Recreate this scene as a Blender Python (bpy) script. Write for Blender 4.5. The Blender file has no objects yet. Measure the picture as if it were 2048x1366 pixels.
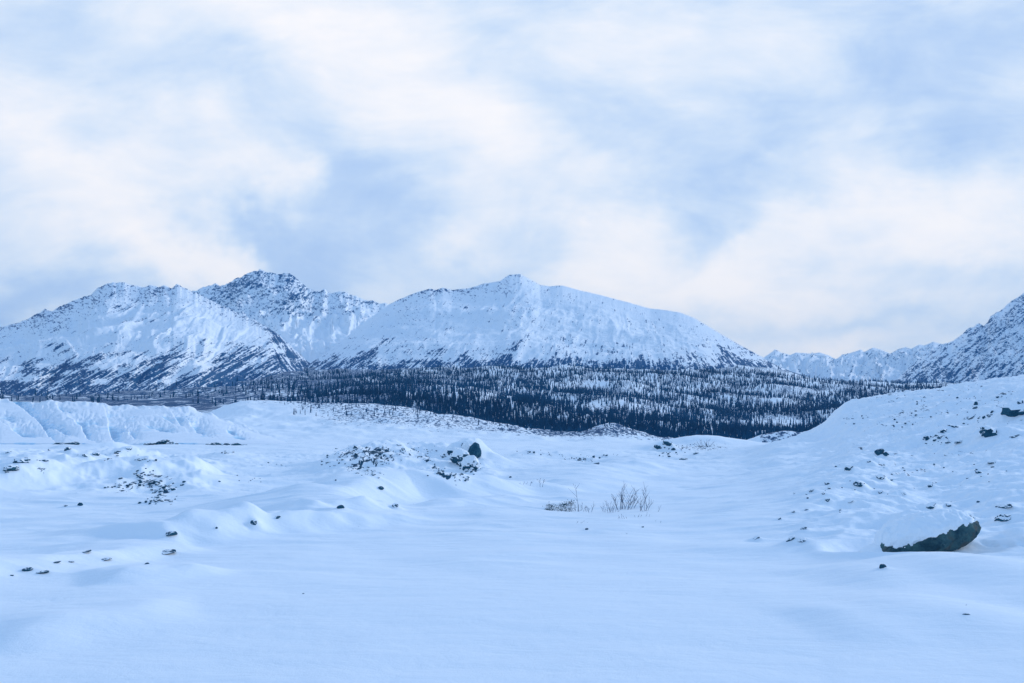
import bpy, bmesh, math, random
import numpy as np
from mathutils import Vector, Matrix

# ------------------------------------------------------------------ camera, sky, sun, exposure
S = bpy.context.scene
COL = S.collection
LENS = 28.0
F = LENS / 36.0 * 2048.0          # focal length in reference pixels
HOR = 790.0                       # horizon row
cam_d = bpy.data.cameras.new("camera")
cam = bpy.data.objects.new("camera", cam_d)
COL.objects.link(cam)
cam_d.lens = LENS; cam_d.sensor_width = 36.0
cam_d.shift_y = (HOR - 683.0) / 2048.0
cam_d.clip_start = 0.1; cam_d.clip_end = 150000
cam.location = (0, 0, 0); cam.rotation_euler = (math.radians(90), 0, 0)
S.camera = cam
S.view_settings.view_transform = 'Standard'
S.view_settings.look = 'None'
S.view_settings.gamma = 1.0
S.view_settings.exposure = 0.15

SUN_EL, SUN_AZ = 17.0, 66.0       # degrees; azimuth measured from +Y towards +X
CLOUD_STRENGTH = 1.0
HAZE_DENSITY = 3.0e-5

def srgb(r, g, b):
    def f(c):
        c /= 255.0
        return c / 12.92 if c <= 0.04045 else ((c + 0.055) / 1.055) ** 2.4
    return (f(r), f(g), f(b), 1.0)

class NT:
    """small node-tree helper"""
    def __init__(s, tree):
        s.t = tree; s.n = tree.nodes; s.l = tree.links
    def new(s, kind, **kw):
        nd = s.n.new(kind)
        for k, v in kw.items(): setattr(nd, k, v)
        return nd
    def link(s, a, b): s.l.new(a, b)
    def setin(s, sock, v):
        if isinstance(v, bpy.types.NodeSocket): s.l.new(v, sock)
        else: sock.default_value = v
    def math(s, op, a, b=0.0, c=0.0, clamp=False):
        nd = s.new('ShaderNodeMath', operation=op, use_clamp=clamp)
        s.setin(nd.inputs[0], a); s.setin(nd.inputs[1], b); s.setin(nd.inputs[2], c)
        return nd.outputs[0]
    def ramp(s, v, a, b, lo=0.0, hi=1.0, smooth=True):
        nd = s.new('ShaderNodeMapRange', interpolation_type='SMOOTHSTEP' if smooth else 'LINEAR')
        nd.clamp = True
        s.setin(nd.inputs[0], v)
        for i, x in enumerate((a, b, lo, hi)): s.setin(nd.inputs[i + 1], x)
        return nd.outputs[0]
    def noise(s, vec, scale, detail=4.0, rough=0.55, dist=0.0, out=0):
        nd = s.new('ShaderNodeTexNoise')
        if vec is not None: s.link(vec, nd.inputs['Vector'])
        nd.inputs['Scale'].default_value = scale; nd.inputs['Detail'].default_value = detail
        nd.inputs['Roughness'].default_value = rough; nd.inputs['Distortion'].default_value = dist
        return nd.outputs[out]
    def mixc(s, f, a, b):
        nd = s.new('ShaderNodeMix', data_type='RGBA')
        s.setin(nd.inputs[0], f); s.setin(nd.inputs[6], a); s.setin(nd.inputs[7], b)
        return nd.outputs[2]
    def mapping(s, vec, loc=(0, 0, 0), rot=(0, 0, 0), scale=(1, 1, 1), kind='POINT'):
        nd = s.new('ShaderNodeMapping', vector_type=kind)
        s.link(vec, nd.inputs[0])
        nd.inputs[1].default_value = loc; nd.inputs[2].default_value = rot; nd.inputs[3].default_value = scale
        return nd.outputs[0]

# broad cloud bodies of the overcast sky: px, py, rx, ry, angle (deg), weight
CLOUDS = [
    (760, 130, 330, 170, -32, .36), (1010, 320, 120, 160, 0, .26), (560, 60, 300, 80, -20, .16),
    (330, 460, 260, 75, -30, .42), (110, 400, 210, 80, -20, .30), (590, 395, 70, 60, -30, .30), (480, 350, 90, 60, -40, .2),
    (470, 520, 170, 50, -20, .30), (200, 280, 260, 90, -20, .18),
    (1240, 480, 130, 120, 10, .46), (1160, 560, 150, 45, 0, .28), (1430, 530, 140, 55, 5, .40), (1700, 490, 330, 110, 10, .36),
    (1930, 400, 200, 110, 15, .34), (1560, 620, 170, 50, 0, .22), (1750, 610, 300, 45, 8, .16), (1600, 690, 260, 30, 0, .34),
    (1640, 390, 130, 50, 0, .22), (1750, 330, 120, 90, 10, .16), (900, 470, 70, 40, 0, .22), (1400, 30, 200, 60, 0, .1),
    (1980, 170, 260, 200, 30, -.38), (1800, 60, 200, 90, 0, -.12), (1470, 280, 170, 80, 10, -.28), (1420, 385, 260, 50, 8, -.26),
    (1560, 420, 180, 40, 20, -.24), (730, 420, 110, 110, -50, -.34), (520, 420, 110, 40, -45, -.30), (640, 520, 130, 70, -30, -.28),
    (880, 550, 260, 45, 0, -.22), (40, 610, 260, 55, 5, -.46), (60, 530, 160, 30, 0, -.05), (1640, 560, 90, 30, 0, -.10),
    (1600, 655, 240, 30, 0, -.18), (1850, 230, 160, 50, 10, -.05), (1080, 180, 110, 60, 20, -.10), (100, 60, 180, 120, 0, -.06),
    (330, 150, 160, 60, -30, -.10), (660, 330, 90, 60, -40, -.14), (1290, 250, 110, 60, 0, -.16), (1900, 560, 220, 35, 10, -.12),
]
W = bpy.data.worlds.new("World"); S.world = W; W.use_nodes = True
def build_world():
    n = NT(W.node_tree); n.n.clear()
    out = n.new('ShaderNodeOutputWorld')
    tc = n.new('ShaderNodeTexCoord')
    sep = n.new('ShaderNodeSeparateXYZ'); n.link(tc.outputs['Generated'], sep.inputs[0])
    x, y, z = sep.outputs
    ys = n.math('MAXIMUM', y, 0.12)
    comb = n.new('ShaderNodeCombineXYZ')
    n.link(n.math('DIVIDE', x, ys), comb.inputs[0]); n.link(n.math('DIVIDE', z, ys), comb.inputs[1])
    uv = comb.outputs[0]
    # warp the broad shapes so that their edges break up
    wn = n.noise(uv, 3.6, 5, .6, 0, 1)
    sub = n.new('ShaderNodeVectorMath', operation='SUBTRACT'); n.link(wn, sub.inputs[0]); sub.inputs[1].default_value = (.5, .5, .5)
    scl = n.new('ShaderNodeVectorMath', operation='MULTIPLY'); n.link(sub.outputs[0], scl.inputs[0]); scl.inputs[1].default_value = (.34, .24, 0)
    add = n.new('ShaderNodeVectorMath', operation='ADD'); n.link(uv, add.inputs[0]); n.link(scl.outputs[0], add.inputs[1])
    wuv = add.outputs[0]
    acc = None
    for px, py, rx, ry, ang, w in CLOUDS:
        c = ((px - 1024) / F, (HOR - py) / F, 0)
        m = n.mapping(wuv, c, (0, 0, math.radians(ang)), (1.4 * rx / F, 1.4 * ry / F, 1), 'TEXTURE')
        ln = n.new('ShaderNodeVectorMath', operation='LENGTH'); n.link(m, ln.inputs[0])
        v = n.ramp(ln.outputs['Value'], 0.0, 1.15, w * .78, 0.0)
        acc = v if acc is None else n.math('ADD', acc, v)
    # wispy structure, streaked along the wind
    st = n.mapping(uv, (0, 0, 0), (0, 0, math.radians(-14)), (2.2, 4.6, 1))
    n1 = n.noise(st, 1.7, 6, .6, .7)
    st2 = n.mapping(uv, (3, 1, 0), (0, 0, math.radians(24)), (1.5, 4.0, 1))
    n2 = n.noise(st2, 3.6, 6, .58, .6)
    v = n.math('ADD', n.math('ADD', acc, n.math('MULTIPLY', n.math('SUBTRACT', n1, .5), .85)), n.math('MULTIPLY', n.math('SUBTRACT', n2, .5), .42))
    n3 = n.noise(n.mapping(uv, (7, 2, 0), (0, 0, math.radians(-20)), (3, 7, 1)), 3.0, 5, .6, .3)
    v = n.math('ADD', v, n.math('MULTIPLY', n.math('SUBTRACT', n3, .5), .34))
    v = n.math('ADD', v, .53)
    cr = n.new('ShaderNodeValToRGB'); n.link(v, cr.inputs[0])
    cr.color_ramp.interpolation = 'B_SPLINE'
    el = cr.color_ramp.elements
    stops = [(0.0, srgb(160, 192, 238)), (.30, srgb(187, 212, 245)), (.52, srgb(213, 229, 249)), (.74, srgb(236, 241, 251)), (1.0, srgb(254, 251, 252))]
    el[0].position, el[0].color = stops[0]; el[1].position, el[1].color = stops[-1]
    for p, c in stops[1:-1]:
        e = el.new(p); e.color = c
    front = cr.outputs[0]
    # the rest of the vault (overhead and behind): denser, bluer cloud
    low = n.mixc(n.ramp(n.noise(tc.outputs['Generated'], 2.5, 4, .55), .35, .65), (.50, .73, .99, 1), (.64, .82, 1.0, 1))
    high = n.mixc(n.ramp(n.noise(tc.outputs['Generated'], 2.0, 4, .55), .35, .65), (.205, .425, .81, 1), (.325, .535, .90, 1))
    back = n.mixc(n.ramp(z, .05, .6), low, high)
    isfront = n.math('MULTIPLY', n.ramp(y, .45, .72), n.ramp(z, .42, .72, 1.0, 0.0))
    isfront = n.math('MULTIPLY', isfront, 1.0)
    col = n.mixc(isfront, back, front)
    skyt = n.new('ShaderNodeTexSky'); skyt.sky_type = 'NISHITA'; skyt.sun_disc = False
    skyt.sun_elevation = math.radians(SUN_EL); skyt.sun_rotation = math.radians(SUN_AZ)
    b1 = n.new('ShaderNodeBackground'); n.link(skyt.outputs[0], b1.inputs[0]); b1.inputs[1].default_value = .06
    b2 = n.new('ShaderNodeBackground'); n.link(col, b2.inputs[0]); b2.inputs[1].default_value = CLOUD_STRENGTH
    mx = n.new('ShaderNodeMixShader'); mx.inputs[0].default_value = .95
    n.link(b1.outputs[0], mx.inputs[1]); n.link(b2.outputs[0], mx.inputs[2])
    n.link(mx.outputs[0], out.inputs[0])
build_world()

sun_d = bpy.data.lights.new("sun", 'SUN'); sun_d.energy = 1.5; sun_d.angle = math.radians(11); sun_d.color = (.97, .98, 1.0)
sun = bpy.data.objects.new("sun", sun_d); COL.objects.link(sun)
_d = Vector((math.sin(math.radians(SUN_AZ)) * math.cos(math.radians(SUN_EL)), math.cos(math.radians(SUN_AZ)) * math.cos(math.radians(SUN_EL)), math.sin(math.radians(SUN_EL))))
sun.rotation_euler = _d.to_track_quat('Z', 'Y').to_euler()

# ------------------------------------------------------------------ numpy noise
def _hash(ix, iy, seed):
    h = (ix.astype(np.int64) * 374761393 + iy.astype(np.int64) * 668265263 + seed * 1442695041) & 0xFFFFFFFF
    h = ((h ^ (h >> 13)) * 1274126177) & 0xFFFFFFFF
    return (h ^ (h >> 16)) & 0xFFFFFFFF
def gnoise(x, y, seed=0):
    x = np.asarray(x, float); y = np.asarray(y, float)
    ix = np.floor(x); iy = np.floor(y); fx = x - ix; fy = y - iy
    ux = fx * fx * fx * (fx * (fx * 6 - 15) + 10); uy = fy * fy * fy * (fy * (fy * 6 - 15) + 10)
    def g(dx, dy):
        a = _hash(ix + dx, iy + dy, seed) * (2 * np.pi / 4294967296.0)
        return np.cos(a) * (fx - dx) + np.sin(a) * (fy - dy)
    a = g(0, 0) * (1 - ux) + g(1, 0) * ux; b = g(0, 1) * (1 - ux) + g(1, 1) * ux
    return (a * (1 - uy) + b * uy) * 1.5
def fbm(x, y, oct=4, seed=0, gain=.5):
    s = 0; a = 1.0
    for i in range(oct):
        s = s + a * gnoise(x * 2 ** i + 17.3 * i, y * 2 ** i - 9.1 * i, seed + i); a *= gain
    return s
def ridged(x, y, oct=4, seed=0, gain=.5):
    s = 0; a = 1.0; t = 0
    for i in range(oct):
        s = s + a * (1 - 2 * np.abs(gnoise(x * 2 ** i + 5.3 * i, y * 2 ** i - 3.1 * i, seed + i))); t += a; a *= gain
    return s / t
def sstep(x, a, b):
    t = np.clip((x - a) / (b - a), 0, 1); return t * t * (3 - 2 * t)
def pchip(xk, yk, xq):
    """monotone cubic; yk [n, ...]"""
    xk = np.asarray(xk, float); yk = np.asarray(yk, float)
    h = np.diff(xk); sh = (-1,) + (1,) * (yk.ndim - 1)
    dl = np.diff(yk, axis=0) / h.reshape(sh)
    m = np.zeros_like(yk)
    if len(xk) > 2:
        a, b = dl[:-1], dl[1:]
        with np.errstate(divide='ignore', invalid='ignore'):
            hm = 2 * a * b / (a + b)
        m[1:-1] = np.where(a * b > 0, hm, 0)
    m[0] = dl[0]; m[-1] = dl[-1]
    i = np.clip(np.searchsorted(xk, xq) - 1, 0, len(h) - 1)
    t = (np.clip(xq, xk[0], xk[-1]) - xk[i]) / h[i]; t = t.reshape(sh); hh = h[i].reshape(sh)
    return (yk[i] * (2 * t**3 - 3 * t**2 + 1) + hh * m[i] * (t**3 - 2 * t**2 + t) + yk[i + 1] * (-2 * t**3 + 3 * t**2) + hh * m[i + 1] * (t**3 - t**2))

def blobs(px, py, lst):
    """sum of soft elliptical patches; angle: positive leans up to the right"""
    s = np.zeros_like(px, dtype=float)
    for cx, cy, rx, ry, ang, w in lst:
        a = math.radians(ang); dx = px - cx; dy = -(py - cy)
        u = (dx * math.cos(a) + dy * math.sin(a)) / rx; v = (-dx * math.sin(a) + dy * math.cos(a)) / ry
        s += w * np.exp(-(u * u + v * v))
    return s

# ------------------------------------------------------------------ tagging helpers
def tag(o, label=None, cat=None, group=None, kind=None):
    if label: o['label'] = label
    if cat: o['category'] = cat
    if group: o['group'] = group
    if kind: o['kind'] = kind
    return o
def link(name, me, mat=None, parent=None):
    o = bpy.data.objects.new(name, me); COL.objects.link(o)
    if mat is not None and not me.materials: me.materials.append(mat)
    if parent is not None: o.parent = parent
    return o
def mesh_np(name, V, Q, attrs=None, smooth=True):
    me = bpy.data.meshes.new(name)
    V = np.ascontiguousarray(V, np.float32); Q = np.ascontiguousarray(Q, np.int32)
    k = Q.shape[1]
    me.vertices.add(len(V)); me.vertices.foreach_set('co', V.ravel())
    me.loops.add(Q.size); me.loops.foreach_set('vertex_index', Q.ravel())
    me.polygons.add(len(Q)); me.polygons.foreach_set('loop_start', np.arange(0, Q.size, k, dtype=np.int32))
    me.polygons.foreach_set('use_smooth', np.full(len(Q), smooth, dtype=bool))
    me.update(calc_edges=True)
    for nm, a in (attrs or {}).items():
        a = np.asarray(a, np.float32)
        if a.ndim == 1:
            at = me.attributes.new(nm, 'FLOAT', 'POINT'); at.data.foreach_set('value', a)
        else:
            at = me.attributes.new(nm, 'FLOAT_VECTOR', 'POINT'); at.data.foreach_set('vector', a.ravel())
    return me
def grid_quads(nr, nc, wrap=False):
    i = np.arange(nr - 1)[:, None]; j = np.arange(nc if wrap else nc - 1)[None, :]
    j2 = (j + 1) % nc
    a = i * nc + j; b = i * nc + j2; c = (i + 1) * nc + j2; d = (i + 1) * nc + j
    return np.stack([a, b, c, d], -1).reshape(-1, 4)

# ------------------------------------------------------------------ materials
SNOW = (.87, .91, .95, 1)
def principled(name):
    m = bpy.data.materials.new(name); m.use_nodes = True
    n = NT(m.node_tree); b = n.n['Principled BSDF']
    b.inputs['Specular IOR Level'].default_value = .08
    return m, n, b
def snow_bump(n, b, pos, fine=9.0, stren=.25, dist=.02):
    st = n.mapping(pos, (0, 0, 0), (0, 0, math.radians(8)), (.7, 1.6, 1))
    a = n.noise(st, 1.6, 6, .6, .6)
    c = n.noise(pos, fine, 4, .6)
    fg = n.noise(pos, fine * 9, 3, .7)
    h = n.math('ADD', n.math('ADD', a, n.math('MULTIPLY', c, .25)), n.math('MULTIPLY', fg, .10))
    bp = n.new('ShaderNodeBump'); bp.inputs['Strength'].default_value = stren; bp.inputs['Distance'].default_value = dist
    n.link(h, bp.inputs['Height']); n.link(bp.outputs[0], b.inputs['Normal'])

def mat_ground():
    m, n, b = principled('snow_ground')
    geo = n.new('ShaderNodeNewGeometry'); pos = geo.outputs['Position']
    br = n.new('ShaderNodeAttribute', attribute_name='brush').outputs['Fac']
    gr = n.new('ShaderNodeAttribute', attribute_name='grit').outputs['Fac']
    fl = n.new('ShaderNodeAttribute', attribute_name='flow').outputs['Vector']
    # brush: twiggy cover showing through the snow
    a = n.noise(fl, 1.9, 5, .75, .3)
    k = n.math('SUBTRACT', n.math('ADD', a, n.math('MULTIPLY', br, .5)), .715)
    k = n.ramp(k, 0, .07)
    g1 = n.noise(n.mapping(fl, (0, 0, 0), (0, 0, .3), (1, .55, 1)), 1.35, 4, .65, .8)
    k2 = n.math('SUBTRACT', n.math('ADD', g1, n.math('MULTIPLY', gr, .5)), .74)
    k2 = n.ramp(k2, 0, .05)
    tone = n.ramp(n.noise(pos, .012, 3), .35, .65)
    sn = n.mixc(tone, (.87, .91, .95, 1), (.90, .93, .96, 1))
    c = n.mixc(k, sn, (.02, .085, .18, 1))
    c = n.mixc(k2, c, (.014, .07, .12, 1))
    n.link(c, b.inputs['Base Color']); b.inputs['Roughness'].default_value = .62
    snow_bump(n, b, pos, 9, .7, .035)
    return m
def mat_mountain(name, rock=(.02, .105, .23, 1), scale=1.0):
    m, n, b = principled(name)
    fl = n.new('ShaderNodeAttribute', attribute_name='flow').outputs['Vector']
    br = n.new('ShaderNodeAttribute', attribute_name='brush').outputs['Fac']
    rk = n.new('ShaderNodeAttribute', attribute_name='rock').outputs['Fac']
    px = n.new('ShaderNodeAttribute', attribute_name='spot').outputs['Vector']
    a = n.noise(fl, 2.3, 5, .62, .5)
    fi = n.noise(px, 2.6, 4, .7, .3)
    a = n.math('ADD', n.math('MULTIPLY', a, .60), n.math('MULTIPLY', fi, .40))
    k1 = n.ramp(n.math('SUBTRACT', n.math('ADD', a, n.math('MULTIPLY', br, .36)), .645), 0, .05)
    c2 = n.noise(px, 1.9, 5, .78, .4)
    k2 = n.ramp(n.math('SUBTRACT', n.math('ADD', c2, n.math('MULTIPLY', rk, .42)), .715), 0, .05)
    geo = n.new('ShaderNodeNewGeometry')
    tone = n.ramp(n.noise(geo.outputs['Position'], .002, 4), .3, .7)
    sn = n.mixc(tone, (.88, .915, .96, 1), (.92, .94, .97, 1))
    c = n.mixc(k1, sn, rock)
    c = n.mixc(k2, c, (rock[0] * .8, rock[1] * .9, rock[2], 1))
    n.link(c, b.inputs['Base Color']); b.inputs['Roughness'].default_value = .7
    bp = n.new('ShaderNodeBump'); bp.inputs['Strength'].default_value = .5; bp.inputs['Distance'].default_value = 6 * scale
    n.link(c2, bp.inputs['Height']); n.link(bp.outputs[0], b.inputs['Normal'])
    return m
def mat_ice():
    m, n, b = principled('glacier_ice')
    geo = n.new('ShaderNodeNewGeometry'); pos = geo.outputs['Position']
    ic = n.new('ShaderNodeAttribute', attribute_name='ice').outputs['Fac']
    a = n.noise(n.mapping(pos, (0, 0, 0), (0, 0, 0), (1, .5, 2.4)), .22, 6, .65, .6)
    k = n.ramp(n.math('SUBTRACT', n.math('ADD', a, n.math('MULTIPLY', ic, .6)), .62), 0, .22)
    deep = n.ramp(n.math('ADD', n.noise(pos, .5, 5, .7), n.math('MULTIPLY', ic, .3)), .62, .80)
    ice = n.mixc(deep, (.52, .76, .92, 1), (.16, .45, .68, 1))
    c = n.mixc(k, (.84, .88, .93, 1), ice)
    n.link(c, b.inputs['Base Color'])
    n.link(n.ramp(k, 0, 1, .6, .35), b.inputs['Roughness'])
    bp = n.new('ShaderNodeBump'); bp.inputs['Strength'].default_value = .5; bp.inputs['Distance'].default_value = .35
    n.link(a, bp.inputs['Height']); n.link(bp.outputs[0], b.inputs['Normal'])
    return m
def mat_rock(name='rock', snowy=.62, base=(.012, .065, .11, 1), light=(.03, .11, .16, 1), scale=3.0, warm=0.0):
    m, n, b = principled(name)
    geo = n.new('ShaderNodeNewGeometry'); tc = n.new('ShaderNodeTexCoord')
    sp = n.new('ShaderNodeSeparateXYZ'); n.link(geo.outputs['Normal'], sp.inputs[0])
    ns = n.noise(tc.outputs['Object'], scale, 6, .7, .4)
    fine = n.noise(tc.outputs['Object'], scale * 6, 5, .7)
    c = n.mixc(n.ramp(ns, .35, .65), base, light)
    if warm:
        c = n.mixc(n.math('MULTIPLY', n.ramp(n.noise(tc.outputs['Object'], scale * .8, 3, .5), .56, .68), warm), c, (.16, .12, .09, 1))
    c = n.mixc(n.ramp(fine, .62, .74, 0, .5), c, (.20, .27, .31, 1))
    k = n.ramp(n.math('ADD', sp.outputs[2], n.math('MULTIPLY', n.math('SUBTRACT', ns, .5), 1.3)), snowy, snowy + .1)
    c = n.mixc(k, c, SNOW)
    n.link(c, b.inputs['Base Color']); b.inputs['Roughness'].default_value = .8
    bp = n.new('ShaderNodeBump'); bp.inputs['Strength'].default_value = .7; bp.inputs['Distance'].default_value = .03
    n.link(fine, bp.inputs['Height']); n.link(bp.outputs[0], b.inputs['Normal'])
    return m
def mat_plain(name, col, col2=None, scale=4.0, rough=.8):
    m, n, b = principled(name)
    tc = n.new('ShaderNodeTexCoord')
    c = n.mixc(n.ramp(n.noise(tc.outputs['Object'], scale, 4, .6), .35, .65), col, col2 or col)
    n.link(c, b.inputs['Base Color']); b.inputs['Roughness'].default_value = rough
    return m
def mat_snowcap():
    m, n, b = principled('packed_snow')
    b.inputs['Base Color'].default_value = SNOW; b.inputs['Roughness'].default_value = .6
    tc = n.new('ShaderNodeTexCoord')
    bp = n.new('ShaderNodeBump'); bp.inputs['Strength'].default_value = .4; bp.inputs['Distance'].default_value = .02
    n.link(n.noise(tc.outputs['Object'], 14, 5, .65), bp.inputs['Height']); n.link(bp.outputs[0], b.inputs['Normal'])
    return m
M_ground = mat_ground(); M_ice = mat_ice(); M_rock = mat_rock('rock', .38)
M_rock_bare = mat_rock('bare_rock', .86); M_rock_snowy = mat_rock('snow_dusted_rock', .12, scale=4.0)
M_crag = mat_rock('crag_rock', -.16, scale=8.0)
M_boulder = mat_rock('boulder_rock', 2.5, (.022, .065, .09, 1), (.07, .15, .16, 1), 4.5, .4)
M_snowcap = mat_snowcap()
M_needle = mat_plain('spruce_needles', (.008, .065, .14, 1), (.016, .095, .185, 1), .35)
M_bark = mat_plain('spruce_bark', (.05, .07, .09, 1), (.03, .045, .06, 1), 2)
M_twig = mat_plain('willow_twig', (.05, .085, .13, 1), (.09, .11, .17, 1), 8)
M_mat = mat_plain('juniper', (.015, .05, .07, 1), (.03, .085, .11, 1), 9)

# ------------------------------------------------------------------ ground sheet
# ground rows seen along a few bearings: bearing (px) -> [(distance m, row), ...]
FAR = [(4000, 0), (30000, 0)]
PROF = {
 -900: [(1,2300),(3,1500),(5,1366),(8,1180),(12,1105),(20,1025),(30,985),(50,945),(80,912),(130,893),(200,886),(400,860),(1000,800),(2000,790),(4000,790),(30000,795)],
 0:    [(1,3400),(3,1690),(5,1376),(8,1196),(12,1112),(20,1038),(30,990),(50,948),(80,915),(130,892),(200,888),(400,870),(700,812),(1000,800),(2000,785),(4000,760),(30000,795)],
 300:  [(1,3400),(3,1690),(5,1372),(8,1190),(12,1110),(20,1034),(30,988),(50,946),(80,914),(130,892),(200,887),(400,874),(700,822),(1000,806),(2000,770),(4000,760),(30000,795)],
 500:  [(1,3400),(3,1690),(5,1370),(8,1188),(12,1108),(20,1028),(30,986),(50,945),(80,914),(130,892),(200,884),(280,850),(400,806),(520,828),(700,812),(1000,795),(1500,775),(2400,735),(4000,735),(30000,795)],
 750:  [(1,3400),(3,1690),(5,1368),(8,1186),(12,1106),(20,1022),(30,984),(50,944),(80,914),(130,893),(200,880),(280,850),(370,814),(480,838),(600,830),(900,795),(1300,770),(2000,745),(4000,735),(30000,795)],
 900:  [(1,3400),(3,1690),(5,1368),(8,1186),(12,1106),(20,1020),(30,984),(50,944),(80,914),(130,893),(200,882),(280,860),(350,834),(450,856),(600,848),(900,805),(1300,772),(1900,742),(4000,730),(30000,795)],
 1050: [(1,3400),(3,1690),(5,1368),(8,1186),(12,1106),(20,1018),(30,984),(50,944),(80,914),(130,893),(200,884),(270,874),(340,860),(430,878),(600,874),(900,820),(1300,778),(1900,740),(4000,730),(30000,795)],
 1150: [(1,3400),(3,1690),(5,1368),(8,1186),(12,1106),(20,1018),(30,982),(50,943),(80,914),(130,893),(200,886),(270,880),(340,870),(430,884),(600,880),(900,830),(1300,782),(1900,742),(4000,730),(30000,795)],
 1210: [(1,3400),(3,1690),(5,1368),(8,1186),(12,1106),(20,1018),(30,982),(50,943),(80,914),(130,893),(200,886),(270,874),(320,853),(420,884),(600,882),(900,835),(1300,784),(1900,743),(4000,730),(30000,795)],
 1330: [(1,3400),(3,1690),(5,1368),(8,1186),(12,1106),(20,1018),(30,980),(50,940),(80,913),(130,898),(200,889),(270,885),(340,882),(430,888),(600,885),(900,840),(1300,790),(1900,742),(4000,735),(30000,795)],
 1480: [(1,3400),(3,1690),(5,1368),(8,1186),(12,1104),(20,1014),(30,972),(50,930),(80,905),(130,894),(200,893),(340,890),(500,889),(640,887),(900,850),(1300,800),(1900,742),(2400,730),(4000,745),(30000,795)],
 1560: [(1,3400),(3,1690),(5,1368),(8,1186),(12,1102),(20,1008),(30,962),(50,912),(80,884),(110,888),(200,896),(340,892),(500,889),(620,888),(900,850),(1300,800),(1900,752),(2400,742),(4000,760),(30000,795)],
 1640: [(1,3400),(3,1690),(5,1368),(8,1184),(12,1098),(20,1000),(30,955),(45,915),(60,890),(80,852),(110,866),(200,896),(500,890),(600,888),(900,850),(1300,805),(1900,765),(2600,762),(4000,775),(30000,795)],
 1700: [(1,3400),(3,1690),(5,1366),(8,1182),(12,1090),(16,1035),(22,980),(30,940),(42,905),(58,868),(82,806),(110,835),(200,890),(500,890),(600,888),(900,850),(1300,805),(1900,767),(2600,766),(4000,780),(30000,795)],
 1850: [(1,3400),(3,1690),(5,1366),(8,1178),(10.5,1108),(14,1058),(20,990),(28,935),(38,890),(55,832),(82,784),(110,815),(200,890),(500,890),(600,888),(900,850),(1300,805),(1900,770),(2600,768),(4000,780),(30000,795)],
 2048: [(1,3400),(3,1690),(5,1364),(8,1168),(10.5,1098),(14,1035),(20,960),(28,895),(38,842),(52,798),(74,756),(110,790),(200,885),(500,890),(600,888),(900,850),(1300,805),(1900,772),(2600,770),(4000,780),(30000,795)],
 2950: [(1,3300),(3,1640),(5,1320),(8,1080),(10.5,990),(14,910),(20,830),(28,770),(38,725),(52,690),(74,670),(110,700),(200,850),(500,880),(600,880),(900,850),(1300,805),(1900,772),(2600,770),(4000,780),(30000,795)],
}
Lq = np.linspace(math.log(1.0), math.log(30000), 900)
keys = sorted(PROF)
tab = np.stack([pchip([math.log(a) for a, _ in PROF[k]], [b for _, b in PROF[k]], Lq) for k in keys])
PXQ = np.linspace(keys[0], keys[-1], 1200)
TAB = pchip(keys, tab, PXQ)                       # [px, L]
def base_row(px, L):
    u = np.clip((px - PXQ[0]) / (PXQ[-1] - PXQ[0]) * (len(PXQ) - 1), 0, len(PXQ) - 1.001)
    v = np.clip((L - Lq[0]) / (Lq[-1] - Lq[0]) * (len(Lq) - 1), 0, len(Lq) - 1.001)
    i = u.astype(int); j = v.astype(int); fu = u - i; fv = v - j
    return (TAB[i, j] * (1 - fu) * (1 - fv) + TAB[i + 1, j] * fu * (1 - fv) + TAB[i, j + 1] * (1 - fu) * fv + TAB[i + 1, j + 1] * fu * fv)

def W2(px, d):  # ground position of a bearing and a depth
    return ((px - 1024) / F * d, d)
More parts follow.
